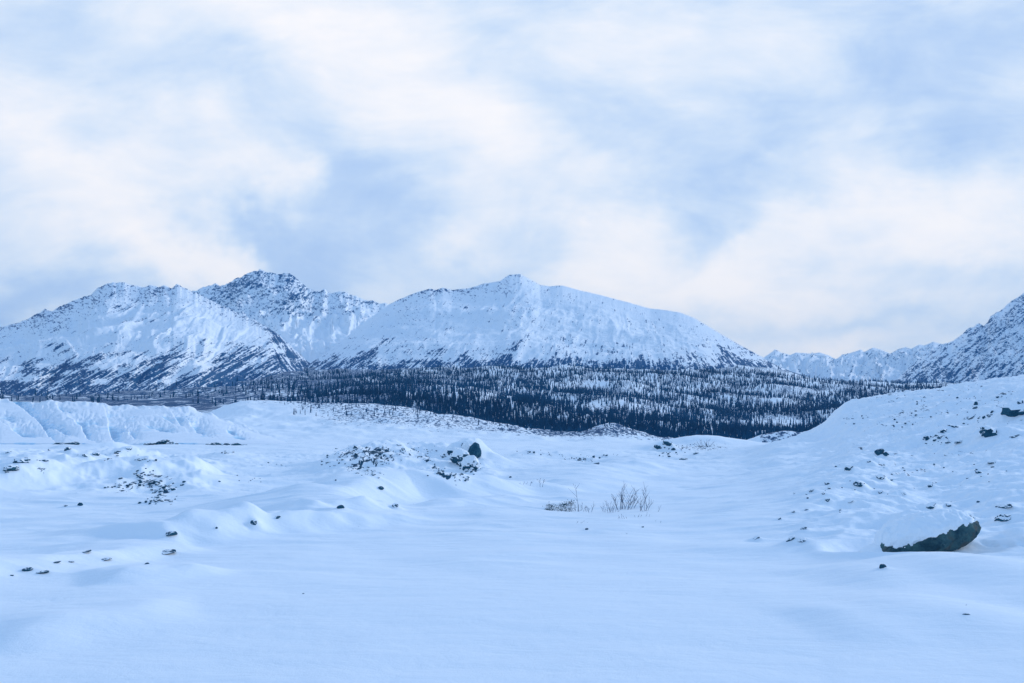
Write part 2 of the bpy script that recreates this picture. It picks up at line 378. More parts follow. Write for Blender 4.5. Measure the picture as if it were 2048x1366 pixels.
# drift crests and mounds: [(bearing px, depth m, height m)...], front width, back width, sharpness
RIDGES = [
 ([(-260,8.6,.12),(-100,9.2,.15),(20,9.8,.15),(100,10.4,.17),(180,11.0,.20),(250,11.8,.20),(330,12.6,.14),(420,13.2,.02)], .44, 1.6),
 ([(280,13.4,0.065),(330,13.9,0.338),(400,14.3,0.468),(470,14.9,0.442),(540,15.5,0.130)], 0.56, 2.0),
 ([(470,16.2,0.078),(520,17.4,0.182),(600,19.0,0.364),(680,21.5,0.598),(740,23.5,0.832),(800,24.5,0.858),(880,25.0,0.806),(960,25.5,0.650),(1060,27,0.442),(1160,28.5,0.260),(1280,30,0.078)], 1.08, 3.0),
 ([(430,14.6,0.039),(520,15.0,0.286),(600,15.4,0.416),(680,15.9,0.390),(760,16.4,0.234),(900,17,0.039)], 0.44, 1.8),
 ([(560,16.8,0.052),(640,17.4,0.260),(720,18.2,0.286),(820,19.4,0.104)], 0.40, 1.2),
 ([(820,20.5,0.026),(900,21,0.208),(1000,22,0.182),(1100,23,0.026)], 0.48, 1.6),
 ([(150,8.6,0.026),(260,8.9,0.130),(380,9.3,0.130),(480,9.8,0.026)], 0.32, 1.4),
 ([(1040,27.5,.02),(1100,31,.28),(1180,38,.55),(1250,46,.7),(1330,52,.35),(1400,56,.05)], 3.0, 5.0),
 ([(-260,36,2.0),(-100,36,1.9),(0,36,1.35),(60,38,1.35),(130,40,1.2),(200,42,1.35),(250,44,1.6),(300,45,1.3),(360,45,.7),(450,42,.1)], 4.6, 6.0),
 ([(-260,29,.5),(-100,30,.7),(40,31,.3),(120,31,.1)], 3.0, 4.0),
 ([(230,33,.1),(270,34,.5),(320,36,.8),(380,38,.7),(430,38,.2)], 3.2, 3.0),
 ([(140,50,.1),(170,51,.6),(195,51,.6),(215,51,.2)], 2.0, 2.5),
 ([(205,56,.2),(240,57,1.0),(265,57,1.1),(300,56,.3)], 2.4, 3.0),
 ([(560,50,.05),(640,52,.5),(700,52,1.3),(760,55,1.5),(830,57,1.6),(880,56,1.1),(930,53,.45),(980,48,.1)], 5.0, 5.0),
 ([(670,43,.1),(700,44,.8),(735,45,1.05),(780,44,.7),(830,42,.15)], 2.6, 4.0),
 ([(860,36,.05),(920,37,.35),(960,37,.3),(1010,36,.05)], 2.5, 3.0),
 ([(885,52,.15),(908,52,.75),(925,52,1.25),(942,52,1.25),(956,51.5,1.15),(975,51,.75),(995,50,.4),(1030,49,.05)], 2.4, 1.8),
 ([(1000,70,.05),(1060,74,.5),(1140,76,.4),(1200,78,.7),(1260,80,.1)], 3.5, 4.5),
 ([(1290,108,.3),(1330,110,1.0),(1390,114,2.0),(1430,118,1.7),(1480,122,.6),(1560,124,.1)], 7.0, 9.0),
 ([(400,72,.05),(450,73,.6),(490,72,.3),(530,70,.05)], 4, 5),
 ([(-100,88,.5),(0,90,.9),(60,92,.4),(120,92,.1)], 6, 6),
 ([(90,100,.1),(130,101,.6),(220,102,1.0),(280,102,.3)], 4, 6),
 ([(1480,230,.5),(1530,225,3.6),(1575,222,4.4),(1620,220,4.0),(1680,218,1.0)], 10, 10),
 ([(1470,10.5,.02),(1520,12.5,.10),(1590,15.5,.16),(1660,20,.20),(1740,30,.3),(1780,40,.3)], 1.2, 3.5),
 ([(1620,8.6,.02),(1760,8.8,.10),(1900,8.9,.16),(2100,9.0,.22)], .9, 1.3),
 ([(1560,6.6,.02),(1700,6.7,.09),(1850,6.8,.13),(2100,6.9,.16)], .7, 1.1),
 ([(-100,6.0,.10),(100,6.4,.13),(260,6.9,.09),(420,7.2,.01)], .5, 1.0),
]
def ridge_add(X, Y):
    out = np.zeros_like(X)
    for pts, wf, wb in RIDGES:
        P = [W2(p, d) + (h if 0 < i < len(pts) - 1 or abs(p - 1024) > 1200 else 0.0,) for i, (p, d, h) in enumerate(pts)]
        # skip far-away vertices
        xs = [p[0] for p in P]; ys = [p[1] for p in P]; pad = 3 * max(wf, wb)
        msk = (X > min(xs) - pad) & (X < max(xs) + pad) & (Y > min(ys) - pad) & (Y < max(ys) + pad)
        if not msk.any(): continue
        x = X[msk]; y = Y[msk]
        ds = []; am = []; sg = []
        for (x0, y0, h0), (x1, y1, h1) in zip(P[:-1], P[1:]):
            dx, dy = x1 - x0, y1 - y0; L2 = dx * dx + dy * dy
            t = np.clip(((x - x0) * dx + (y - y0) * dy) / L2, 0, 1)
            qx = x - (x0 + t * dx); qy = y - (y0 + t * dy); d = np.hypot(qx, qy)
            tt = t * t * (3 - 2 * t)
            ds.append(d); am.append(h0 * (1 - tt) + h1 * tt)
            sg.append((qx * dy - qy * dx) / (math.sqrt(L2) * np.maximum(d, 1e-6)))   # > 0 : towards the camera
        ds = np.stack(ds); best = ds.min(0)
        wt = np.exp(-(ds - best) / (.22 * min(wf, wb))); ws = wt.sum(0)              # soft choice: no seams at the bends
        amp = (wt * np.stack(am)).sum(0) / ws; sd = (wt * np.stack(sg)).sum(0) / ws
        w = (wb + (wf - wb) * sstep(sd, -.9, .9)) * (1 + .25 * gnoise(x / (wf * 1.7), y / (wf * 1.7), 7))
        out[msk] += amp * np.exp(-(best / w) ** 2 * 1.1) * (1 + .15 * gnoise(x / wf, y / wf, 3))
    return out
BOULDER = (1852, 1098)
BX, BY = W2(1852, 10.85)
def carve(X, Y):
    """wind moat round the boulder"""
    r = np.hypot((X - BX) / 1.02, (Y - BY - .12) / .62)
    th = np.arctan2(Y - BY, X - BX)
    z = -.20 * np.exp(-((r - 1.0) / .26) ** 2) * (0.6 - .5 * np.cos(th)) + .07 * np.exp(-((r - 1.35) / .2) ** 2)
    # hare tracks to the right of the boulder
    for cx, cy in ((2.05 + BX - .9, BY + .15), (BX + .95, BY - .32), (BX + 1.12, BY - .30), (BX + 1.3, BY - .42), (BX + 1.38, BY - .36), (BX + 1.05, BY - .42), (BX + .78, BY - .05), (BX + .85, BY - .1)):
        z -= .05 * np.exp(-((X - cx) / .045) ** 2 - ((Y - cy) / .09) ** 2)
    return z
def height(X, Y):
    R = np.hypot(X, Y); ph = np.arctan2(X, Y)
    pc = np.clip(ph, -1.0, 1.0)
    px = 1024 + F * np.tan(pc); dep = R * np.cos(pc)
    L = np.log(np.maximum(dep, 1.0))
    row = base_row(px, L)
    Z = (HOR - row) / F * np.maximum(dep, 1.0)
    Z = Z + ridge_add(X, Y)
    near = np.clip(R, 0, 60)
    # drifts: long across the wind, growing with distance
    Z = Z + .10 * fbm(X / 5.0 + .12 * Y, Y / 2.6, 3, 11) * sstep(R, 4, 14) * (1 - sstep(R, 60, 200))
    Z = Z + .30 * fbm(X / 11 + 3, Y / 7, 4, 21) * sstep(R, 14, 45) * (1 - .5 * sstep(R, 200, 400))
    Z = Z + .008 * fbm(X / 1.1 + Y * .1, Y / .4, 3, 31) * (1 - sstep(R, 25, 50))
    # hard sastrugi with a lee edge
    q = ridged(X / 5.0 + 2, Y / 1.3 + .25 * X / 5, 3, 41)
    Z = Z + .10 * np.maximum(q - .2, 0) ** 2 * sstep(R, 5, 20) * (1 - sstep(R, 70, 140)) * (1 + sstep(R, 20, 60) * 2)
    # rough hill on the right
    rh = sstep(px, 1480, 1760) * sstep(R, 9.5, 16) * (1 - sstep(R, 140, 200))
    Z = Z + rh * (.24 * ridged((X + Y * .8) / 2.6, (Y - X * .3) / 1.3, 4, 51) + .10 * fbm(X / 2.2, Y / 2.2, 4, 52))
    Z = Z + rh * sstep(R, 35, 60) * .25 * fbm(X / 7, Y / 6, 4, 53)
    hm = sstep(dep, 27, 34) * (1 - sstep(dep, 58, 64)) * (sstep(-px, -480, -400) + sstep(px, 620, 680) * (1 - sstep(px, 960, 1020)))
    Z = Z + hm * (.34 * ridged((X + .4 * dep) / 3.4, (dep - .3 * X) / 4.5, 4, 55) + .12 * fbm(X / 1.6, dep / 2.2, 3, 56))
    # hummocky moraine and valley slope
    mo = sstep(dep, 170, 260) * (1 - sstep(dep, 480, 600))
    Z = Z + mo * 1.8 * ridged(X / 26, Y / 30, 4, 61)
    fo = sstep(dep, 600, 900)
    Z = Z + fo * 7 * fbm(X / 130, Y / 200, 4, 71) * (1 - sstep(dep, 5000, 9000))
    # diagonal shallow gullies in the wooded slope, left part
    gl = fo * (1 - sstep(px, 1150, 1400))
    Z = Z + gl * 9 * ridged((X * 1.0 - Y * .55) / 150, (Y + X) / 900, 3, 81)
    near_b = (np.abs(X - BX) < 4) & (np.abs(Y - BY) < 4)
    if near_b.any(): Z[near_b] += carve(X[near_b], Y[near_b])
    return Z, px, dep

FINE = 0.66
phis = np.concatenate([np.linspace(-math.pi, -1.0, 60, endpoint=False), np.linspace(-1.0, -FINE, 60, endpoint=False),
                       np.linspace(-FINE, FINE, 1240, endpoint=False), np.linspace(FINE, 1.0, 60, endpoint=False), np.linspace(1.0, math.pi, 60, endpoint=False)])
rr = np.concatenate([np.geomspace(.5, 4.5, 30, endpoint=False), np.geomspace(4.5, 8, 100, endpoint=False), np.geomspace(8, 30, 480, endpoint=False), np.geomspace(30, 150, 330, endpoint=False),
                     np.geomspace(150, 700, 170, endpoint=False), np.geomspace(700, 3000, 130, endpoint=False), np.geomspace(3000, 12400, 40)])
RR, PP = np.meshgrid(rr, phis, indexing='ij')
GX = RR * np.sin(PP); GY = RR * np.cos(PP)
GZ, GPX, GD = height(GX, GY)
GROW = HOR - F * GZ / np.maximum(GD, 1e-3)
def ground_attrs():
    px, row, d = GPX, GROW, GD
    infr = (px > -400) & (px < 2500)
    nz = fbm(px / 60, row / 22, 3, 91)
    # brush on moraine and wooded slope
    mor = sstep(d, 205, 300) * (1 - sstep(d, 500, 600)) * sstep(px, 520, 720) * (1 - sstep(px, 1480, 1600))
    mor2 = sstep(d, 180, 230) * (1 - sstep(d, 500, 600)) * sstep(px, 980, 1060) * (1 - sstep(px, 1400, 1460))
    br = mor * .45 + mor2 * .12 * (1 + nz) + sstep(px, 430, 500) * (1 - sstep(px, 600, 720)) * sstep(d, 300, 380) * .30
    hum = sstep(d, 205, 215) * (1 - sstep(d, 245, 300)) * sstep(px, 1500, 1530)
    br = np.maximum(br, hum * .5)
    fo = sstep(d, 560, 700) * (1 - sstep(d, 5000, 8000))
    br = br * (1 - fo) + fo * (.34 + .30 * nz + .30 * sstep(-px, -1000, -600))
    gr = blobs(px, row, [(280,965,60,22,20,.40),(330,985,40,30,-35,.42),(100,960,120,30,0,.14),(230,912,70,12,0,.32),(60,940,60,10,0,.3),
        (735,925,50,22,10,.46),(700,905,60,14,0,.38),(790,905,60,14,-10,.36),(860,925,60,10,-40,.34),(930,915,34,22,0,.46),(900,955,60,8,-15,.18),
        (760,1000,60,16,0,.22),(880,1010,50,14,0,.2),(1130,915,110,7,-8,.38),(1400,895,90,10,0,.42),(1070,960,24,8,30,.34),
        (450,908,30,5,0,.3),(550,935,60,6,0,.2)]) * (d < 170) * (d > 10)
    rh = sstep(px, 1560, 1800) * sstep(d, 14, 20) * (1 - sstep(d, 100, 150))
    gr = gr + rh * (.17 + .16 * fbm(GX / 5, GY / 7, 3, 95)) + rh * sstep(d, 40, 60) * .06
    flow = np.zeros(px.shape + (3,))
    k = np.where(d > 520, 1, 0)
    # brush texture coordinates in metres, finer close by
    sc = np.where(d < 170, 1.9, np.where(d < 560, .42, .24))
    flow[..., 0] = GX * sc; flow[..., 1] = GY * sc * np.where(d < 170, .6, .45); flow[..., 2] = GZ * sc
    fl_ = (d >= 560) & (px < 620)
    sh = (d >= 560) & (px < 1250) & ~fl_
    flow[..., 0] = np.where(sh, (GX - GY * .5) * .26, flow[..., 0])
    flow[..., 0] = np.where(fl_, (GX - GY * .35) * .13, flow[..., 0]); flow[..., 1] = np.where(fl_, GY * .006, flow[..., 1])
    return dict(brush=np.where(GD > 600, np.clip(br + .10 * (GPX < 1000) + .16 * fbm((GX - GD * .5) / 60, (GX + GD) / 300, 3, 96), -1, .52 + .10 * (GPX < 900) + .08 * sstep(GPX, 150, 260) * (1 - sstep(GPX, 420, 470)) * (GROW > 797)), br).ravel(), grit=gr.ravel(), flow=flow.reshape(-1, 3))
# running visibility: first point along a bearing whose row reaches the wanted one
def at(px, py, dmin=0.0, dmax=1e9):
    phi = math.atan((px - 1024) / F)
    j = int(np.argmin(np.abs(phis - phi)))
    r = GROW[:, j]; d = GD[:, j]
    i = np.nonzero((r <= py) & (d >= max(dmin, 3)))[0]
    i = i[0] if len(i) else int(np.argmin(r))
    k0 = max(i - 1, 0)
    t = 0 if r[k0] == r[i] else min(max((r[k0] - py) / (r[k0] - r[i]), 0), 1)
    p = Vector((GX[k0, j] * (1 - t) + GX[i, j] * t, GY[k0, j] * (1 - t) + GY[i, j] * t, GZ[k0, j] * (1 - t) + GZ[i, j] * t))
    return p

# ------------------------------------------------------------------ where the stones lie (rows and bearings -> spots on the ground)
SINGLES = []; PILES = []; MOUNDS = []
def R(px, py, w, h, label, group=None, mat=None, name='rock', tilt=0.0, cat='rock', depth=1.0, sink=.45, dmin=0, lift=None):
    p = at(px, py, dmin)
    sx = w / F * p.y * .5; hz = h / F * p.y
    snowy = mat is not M_rock_bare
    if lift is None: lift = .75 if snowy else .35
    # snow banked up behind and to the right of the stone, scooped in front
    MOUNDS.append((p.x + sx * .35, p.y + sx * (1.0 if p.y < 30 else 1.6), sx * 1.9, sx * (1.6 if p.y < 30 else 2.6), hz * lift))
    if snowy: MOUNDS.append((p.x - sx * .9, p.y - sx * .9, sx * .9, sx * .8, -hz * .22))
    SINGLES.append((p, sx, hz, label, group, mat, name, tilt, cat, depth, sink))
def cluster(n, poly, wr, label, group, mat=None, flat=.6, seed=0, name='rock', tilt=0, pw=1.6):
    rng = random.Random(seed); L_ = []
    for i in range(n):
        cx, cy, rx, ry = rng.choice(poly)
        px = cx + rng.gauss(0, .5) * rx; py = cy + rng.gauss(0, .5) * ry
        p = at(px, py); wp = wr[0] + (wr[1] - wr[0]) * rng.random() ** pw
        w = wp / F * p.y * .5; hz = w * flat * rng.uniform(.7, 1.4)
        if wp > 5.5: MOUNDS.append((p.x + w * .3, p.y + w * 1.2, w * 1.8, w * 2.2, hz * .6))
        L_.append((wp, p, w, hz, rng.random()))
    L_.sort(key=lambda q: -q[0])
    PILES.append((L_, label, group, mat or M_rock_bare, seed, name, tilt))
# ---- single stones of the right hill
R(1766, 1139, 15, 15, 'small upright dark stone alone in the snow below the big boulder', mat=M_rock_bare, depth=.6)
R(2046, 836, 66, 34, 'dark ledge rock under a snow slab at the right edge of the hill', name='ledge_rock', tilt=-8, depth=1.2)
R(1986, 878, 44, 26, 'snow-capped rounded rock high on the right hill, left of the edge ledge', depth=1.1, mat=M_rock)
R(1760, 913, 20, 19, 'angular dark rock standing at the foot of the hill, largest of its pair', mat=M_rock_bare)
R(1773, 914, 11, 8, 'smaller dark rock touching the angular rock at the hill foot', mat=M_rock_bare)
R(1738, 926, 14, 7, 'low slanting rock just left of the angular rock at the hill foot', tilt=-25)
R(1855, 883, 9, 13, 'small upright dark rock at the left end of the broken outcrop', mat=M_rock_bare)
R(1879, 880, 12, 8, 'rounded dark stone between the upright rock and the broken outcrop')
R(1889, 868, 24, 11, 'dark broken outcrop rock, lower left slab of the outcrop', tilt=-22)
R(1905, 860, 26, 8, 'dark broken outcrop rock, upper right slab of the outcrop', tilt=8)
R(1953, 811, 9, 8, 'small black rock high on the hill, upper of two', mat=M_rock_bare)
R(1950, 818, 11, 5, 'small slanting black rock high on the hill, lower of two', mat=M_rock_bare, tilt=-30)
R(1914, 797, 5, 4, 'tiny black stone near the crest of the right hill', mat=M_rock_bare)
R(1942, 838, 26, 8, 'slanting dark rock rib above the broken outcrop', tilt=-32)
R(1968, 846, 8, 7, 'small dark stone on the drift left of the snow-capped rock', mat=M_rock_bare)
R(1980, 850, 13, 6, 'flat dark stone on the drift just above the snow-capped rock')
R(2030, 877, 22, 7, 'dark slash of rock right of the snow-capped rounded rock', tilt=-18)
R(1896, 888, 14, 6, 'slanting rock half buried below the broken outcrop', tilt=-30)
R(1920, 892, 20, 4, 'thin dark ledge below the broken outcrop', tilt=-14)
R(1654, 970, 13, 7, 'small dark rock at the hill toe beside the flat snow', tilt=-15)
R(1700, 944, 20, 14, 'snowy hump of rock left of the hill toe pair', mat=M_rock_snowy, tilt=-30)
R(1718, 978, 24, 17, 'snow-dusted slanting rock on the lower slope', tilt=-35, mat=M_rock)
R(1763, 960, 22, 12, 'snow-dusted rock beneath the angular rock', mat=M_rock_snowy, tilt=-10)
R(1762, 988, 14, 7, 'small slanting rock in the middle of the slope', tilt=-20)
R(1808, 992, 14, 9, 'small snowy rock above the left end of the big boulder', mat=M_rock_snowy, tilt=-25)
R(1863, 976, 13, 9, 'dark nub of rock poking from a drift above the boulder', mat=M_rock)
R(1862, 1018, 28, 10, 'dark slanting slab just above the boulder snow cap', tilt=-30)
R(1898, 1014, 14, 7, 'small dark stone above the right half of the boulder')
R(1957, 1005, 8, 4, 'tiny dark stone up the slope right of the boulder', mat=M_rock_bare)
R(1958, 948, 11, 6, 'dark stone halfway up the slope on the right', mat=M_rock)
R(1984, 929, 16, 8, 'snow-dusted stone halfway up, above the dark stone', mat=M_rock_snowy)
R(2008, 1020, 34, 13, 'dark-topped snowy rock right of the boulder, upper of two', mat=M_rock_snowy, tilt=-10)
R(2010, 1044, 34, 16, 'dark slanting rock right of the boulder, lower of two', mat=M_rock, tilt=-25)
R(1608, 1062, 15, 9, 'small dark rock on the lower left of the hill', tilt=-30)
R(1582, 1086, 22, 9, 'low slanting rock at the bottom left of the hill', tilt=-30, mat=M_rock)
R(1606, 1086, 22, 11, 'snow-covered lump beside the low slanting rock', mat=M_rock_snowy)
R(1514, 1080, 16, 8, 'snow-dusted stone at the far lower left of the hill', mat=M_rock_snowy, tilt=-25)
R(1655, 1004, 14, 8, 'slanting stone on the lower slope, left of centre', tilt=-35)
R(1697, 1006, 22, 4, 'thin slanting rock edge on the lower slope', tilt=-22)
R(1624, 985, 12, 6, 'little slanting stone at the hill toe', tilt=-30)
R(1614, 1022, 10, 5, 'little dark stone below the hill toe', tilt=-30)
R(1558, 1040, 10, 4, 'thin dark stone lowest on the hill toe', tilt=-38)
R(1586, 1026, 12, 4, 'thin slanting stone among the hill toe stones', tilt=-30)
R(1932, 1230, 17, 4, 'thin dark sliver of stone in the smooth snow at lower right', mat=M_rock_bare, name='stone_sliver', sink=.8)
cluster(70, [(1900,815,80,22),(1960,830,80,20),(1850,800,60,12),(1820,850,60,30),(1990,800,60,10),(1700,840,30,14)], (2, 6), 'tiny dark stone scattered over the upper right hill', 'tiny stones on the upper right hill', seed=1, tilt=-20)
cluster(34, [(1700,970,70,30),(1900,930,90,25),(1640,1000,50,25),(1790,960,60,20),(1980,960,50,30)], (3, 8), 'small snow-dusted stone scattered over the lower right hill', 'small stones on the lower right hill', mat=M_rock, seed=2, flat=.5, tilt=-25)
cluster(20, [(1880,880,28,7),(1868,884,20,6)], (3, 8), 'small broken stone beside the dark outcrop', 'broken stones by the outcrop', seed=3, tilt=-20)
# ---- left foreground ridge
R(507, 1053, 16, 13, 'dark stone with snow on its right side, standing on the ridge', mat=M_rock, tilt=-25)
R(338, 1072, 30, 9, 'dark slab on the shoulder of the left ridge', mat=M_rock_bare, tilt=-15, name='slab')
R(328, 1108, 40, 6, 'long thin slab below the shoulder of the left ridge', mat=M_rock_bare, tilt=-6, name='slab')
R(294, 1129, 11, 4, 'small lone stone below the long thin slab', mat=M_rock_bare)
R(54, 1143, 26, 9, 'dark wedge of rock at the left end of the ridge', mat=M_rock_bare, tilt=-18)
R(82, 1148, 34, 6, 'low dark slab right of the wedge rock', mat=M_rock_bare, tilt=-10, name='slab')
R(24, 1152, 8, 3, 'tiny stone left of the wedge rock', mat=M_rock_bare)
R(110, 1127, 18, 5, 'thin dark edge of rock above the wedge rock', mat=M_rock_bare, tilt=-18)
R(139, 1125, 14, 3, 'thin stone on the ridge right of the wedge rock', mat=M_rock_bare)
R(205, 1121, 32, 4, 'thin dark ledge in the middle of the left ridge', mat=M_rock_bare, tilt=-6)
R(168, 1106, 26, 4, 'slanting rock edge under the left drift crest', mat=M_rock_bare, tilt=-16)
R(680, 1018, 17, 9, 'dark spiky stone on the front of the middle mound', mat=M_rock_bare)
R(790, 1018, 14, 11, 'snow-dusted round stone in the middle mound front', mat=M_rock_snowy)
R(555, 1037, 12, 5, 'small dark stone right of the snow-sided stone', mat=M_rock_bare, tilt=-30)
R(760, 979, 16, 7, 'dark stone on top of the middle mound crest', mat=M_rock_bare)
R(432, 1058, 7, 5, 'small stone on the crest of the left ridge', mat=M_rock_bare)
R(160, 1013, 11, 8, 'black triangular stone on flat snow at left', mat=M_rock_bare)
R(131, 1013, 8, 3, 'flat black stone left of the triangular stone', mat=M_rock_bare)
R(607, 1188, 5, 2, 'tiny dark speck of stone alone on smooth snow', mat=M_rock_bare)
R(1173, 1060, 9, 4, 'small dark stone below the lone sapling', mat=M_rock_bare)
R(1286, 1055, 6, 3, 'tiny dark stone below the right shrub', mat=M_rock_bare)
# ---- left mound
R(16, 947, 40, 15, 'dark rock on the left mound crest at the frame edge', mat=M_rock)
R(42, 940, 36, 16, 'jagged dark rock on the left mound crest', mat=M_rock)
R(88, 934, 16, 5, 'small flat black rock right of the jagged crest rocks', mat=M_rock_bare)
R(134, 904, 14, 9, 'small dark rock standing on the flat behind the left mound', mat=M_rock)
R(97, 903, 6, 6, 'snowy block on the flat, left of the small dark rock', mat=M_rock_snowy)
R(16, 907, 12, 5, 'little dark rock at the far left of the flat', mat=M_rock)
R(170, 917, 16, 9, 'dark rock on the left mound top, left of a pair', mat=M_rock)
R(190, 917, 13, 10, 'pointed dark rock on the left mound top, right of a pair', mat=M_rock)
R(235, 908, 16, 8, 'dark rock below the highest knob of the left mound', mat=M_rock)
R(257, 905, 16, 8, 'dark cap rock on the highest knob of the left mound', mat=M_rock)
R(346, 982, 9, 6, 'pointed black stone in the rubble spur', mat=M_rock_bare)
R(364, 972, 9, 5, 'black stone at the upper right of the rubble spur', mat=M_rock_bare)
R(438, 964, 6, 3, 'tiny black stone right of the rubble spur', mat=M_rock_bare)
cluster(80, [(320,985,24,14),(330,995,20,16),(310,975,22,8),(340,970,30,10),(300,1005,20,8),(315,1000,10,12)], (2.5, 9), 'dark stone in the rubble spur on the right flank of the left mound', 'rubble spur stones', mat=M_rock, seed=5, flat=.6)
cluster(50, [(275,955,20,14),(290,950,30,8),(255,970,20,10),(240,975,30,8),(285,965,10,10)], (2.5, 9), 'dark stone in the hollow face of the left mound', 'stones in the left mound face', mat=M_rock, seed=6, flat=.6)
cluster(28, [(290,922,30,5),(240,912,20,4),(60,936,30,4),(20,950,20,4)], (3, 10), 'dark stone along the top of the left mound', 'stones on the left mound top', mat=M_rock, seed=7, flat=.45)
# ---- middle mounds and the rock cone
R(712, 901, 13, 10, 'dark block on the left shoulder of the middle mound', mat=M_rock)
R(655, 913, 6, 5, 'small dark stone left of the middle mound', mat=M_rock_bare)
R(805, 903, 8, 9, 'upright dark stone under the middle mound top', mat=M_rock)
R(797, 892, 14, 4, 'flat dark stone on the very top of the middle mound', mat=M_rock)
R(671, 962, 4, 4, 'lone black pebble before the middle mound', mat=M_rock_bare)
R(1020, 956, 6, 4, 'lone black stone right of the rock cone', mat=M_rock_bare)
cluster(44, [(705,905,50,10),(740,900,30,6),(665,925,30,8),(760,898,40,4)], (2, 7), 'dark stone on the upper left of the middle mound', 'stones on the upper middle mound', mat=M_rock, seed=8)
cluster(60, [(725,930,24,14),(735,915,30,4),(765,925,20,8),(740,950,30,6),(700,935,10,10)], (2.5, 8), 'dark stone in the knob at the front of the middle mound', 'stones in the middle mound front knob', mat=M_rock_snowy, seed=9, flat=.45, tilt=-20)
cluster(26, [(830,900,16,8),(850,915,16,10),(880,935,10,10),(860,900,20,10)], (2, 6), 'dark stone down the right flank of the middle mound', 'stones on the middle mound right flank', mat=M_rock_bare, seed=10)
cluster(40, [(905,950,18,5),(925,960,16,6),(880,950,20,5)], (2.5, 7), 'dark stone in the low pile below the rock cone', 'stones in the low pile', mat=M_rock_bare, seed=11)
R(950, 917, 27, 34, 'large rounded dark boulder on top of the snowy rock cone', mat=M_rock_bare, lift=0, name='boulder', cat='boulder')
R(927, 899, 10, 12, 'small dark block left of the boulder on the rock cone', mat=M_rock_bare)
R(918, 930, 44, 34, 'broad snow-dusted crag forming the left face of the rock cone', mat=M_crag, name='crag', lift=0, sink=.3)
R(938, 940, 40, 30, 'snow-dusted crag at the foot of the rock cone under the boulder', mat=M_crag, name='crag', lift=0, sink=.35)
R(936, 908, 26, 26, 'snow-dusted crag between the block and the boulder on the cone', mat=M_crag, lift=0, name='crag')
R(905, 912, 20, 10, 'broken rock at the left foot of the cone', mat=M_rock_snowy)
cluster(70, [(920,920,22,14),(935,930,24,12),(900,912,18,6),(945,940,20,6)], (2.5, 8), 'snow-dusted stone on the side of the rock cone', 'stones on the rock cone', mat=M_rock_snowy, seed=12, flat=.7)
# ---- flats towards the trees
R(1318, 903, 20, 15, 'dark boulder on the flat before the forest, left of twins', mat=M_rock, name='boulder', cat='boulder')
R(1337, 901, 22, 17, 'dark boulder on the flat before the forest, right of twins', mat=M_rock, name='boulder', cat='boulder')
R(1347, 904, 10, 7, 'small rock against the right twin boulder', mat=M_rock_bare)
R(1394, 908, 14, 3, 'thin dark stone right of the twin boulders', mat=M_rock_bare)
R(1367, 920, 18, 4, 'flat dark stone in front of the twin boulders', mat=M_rock_bare)
cluster(16, [(1320,913,24,3),(1345,906,30,3)], (2.5, 7), 'small dark stone before the twin boulders', 'small stones before the twin boulders', seed=13)
cluster(46, [(1060,904,40,3),(1120,910,40,3),(1180,916,30,4),(1215,910,24,4),(1160,920,12,5)], (2, 6), 'dark stone in the long line across the flat', 'stones in the line across the flat', seed=14)
cluster(40, [(1380,893,30,5),(1360,897,20,4),(1420,893,20,4)], (1.5, 4), 'pebble on the low hump beside the twin boulders', 'pebbles on the low hump', seed=15)
cluster(26, [(455,906,16,3),(555,930,40,4),(500,960,60,6)], (2, 5), 'small stone on the open flat left of the middle mound', 'stones on the open flat', seed=16)

def add_mounds(X, Y, Z):
    for mx, my, ax, ay, h in MOUNDS:
        m = (np.abs(X - mx) < 3 * ax) & (np.abs(Y - my) < 3 * ay)
        if m.any(): Z[m] += h * np.exp(-((X[m] - mx) / ax) ** 2 - ((Y[m] - my) / ay) ** 2)
    return Z
GZ = add_mounds(GX, GY, GZ); GROW = HOR - F * GZ / np.maximum(GD, 1e-3)
def height_at(X, Y):
    X = np.atleast_1d(np.asarray(X, float)); Y = np.atleast_1d(np.asarray(Y, float))
    return add_mounds(X, Y, height(X, Y)[0])

A = ground_attrs()
GV = np.stack([GX, GY, GZ], -1).reshape(-1, 3)
quads = grid_quads(len(rr), len(phis), True)
ground_me = mesh_np('snow_ground', GV, quads[:, ::-1], A)
ground = tag(link('ground', ground_me, M_ground), kind='structure')


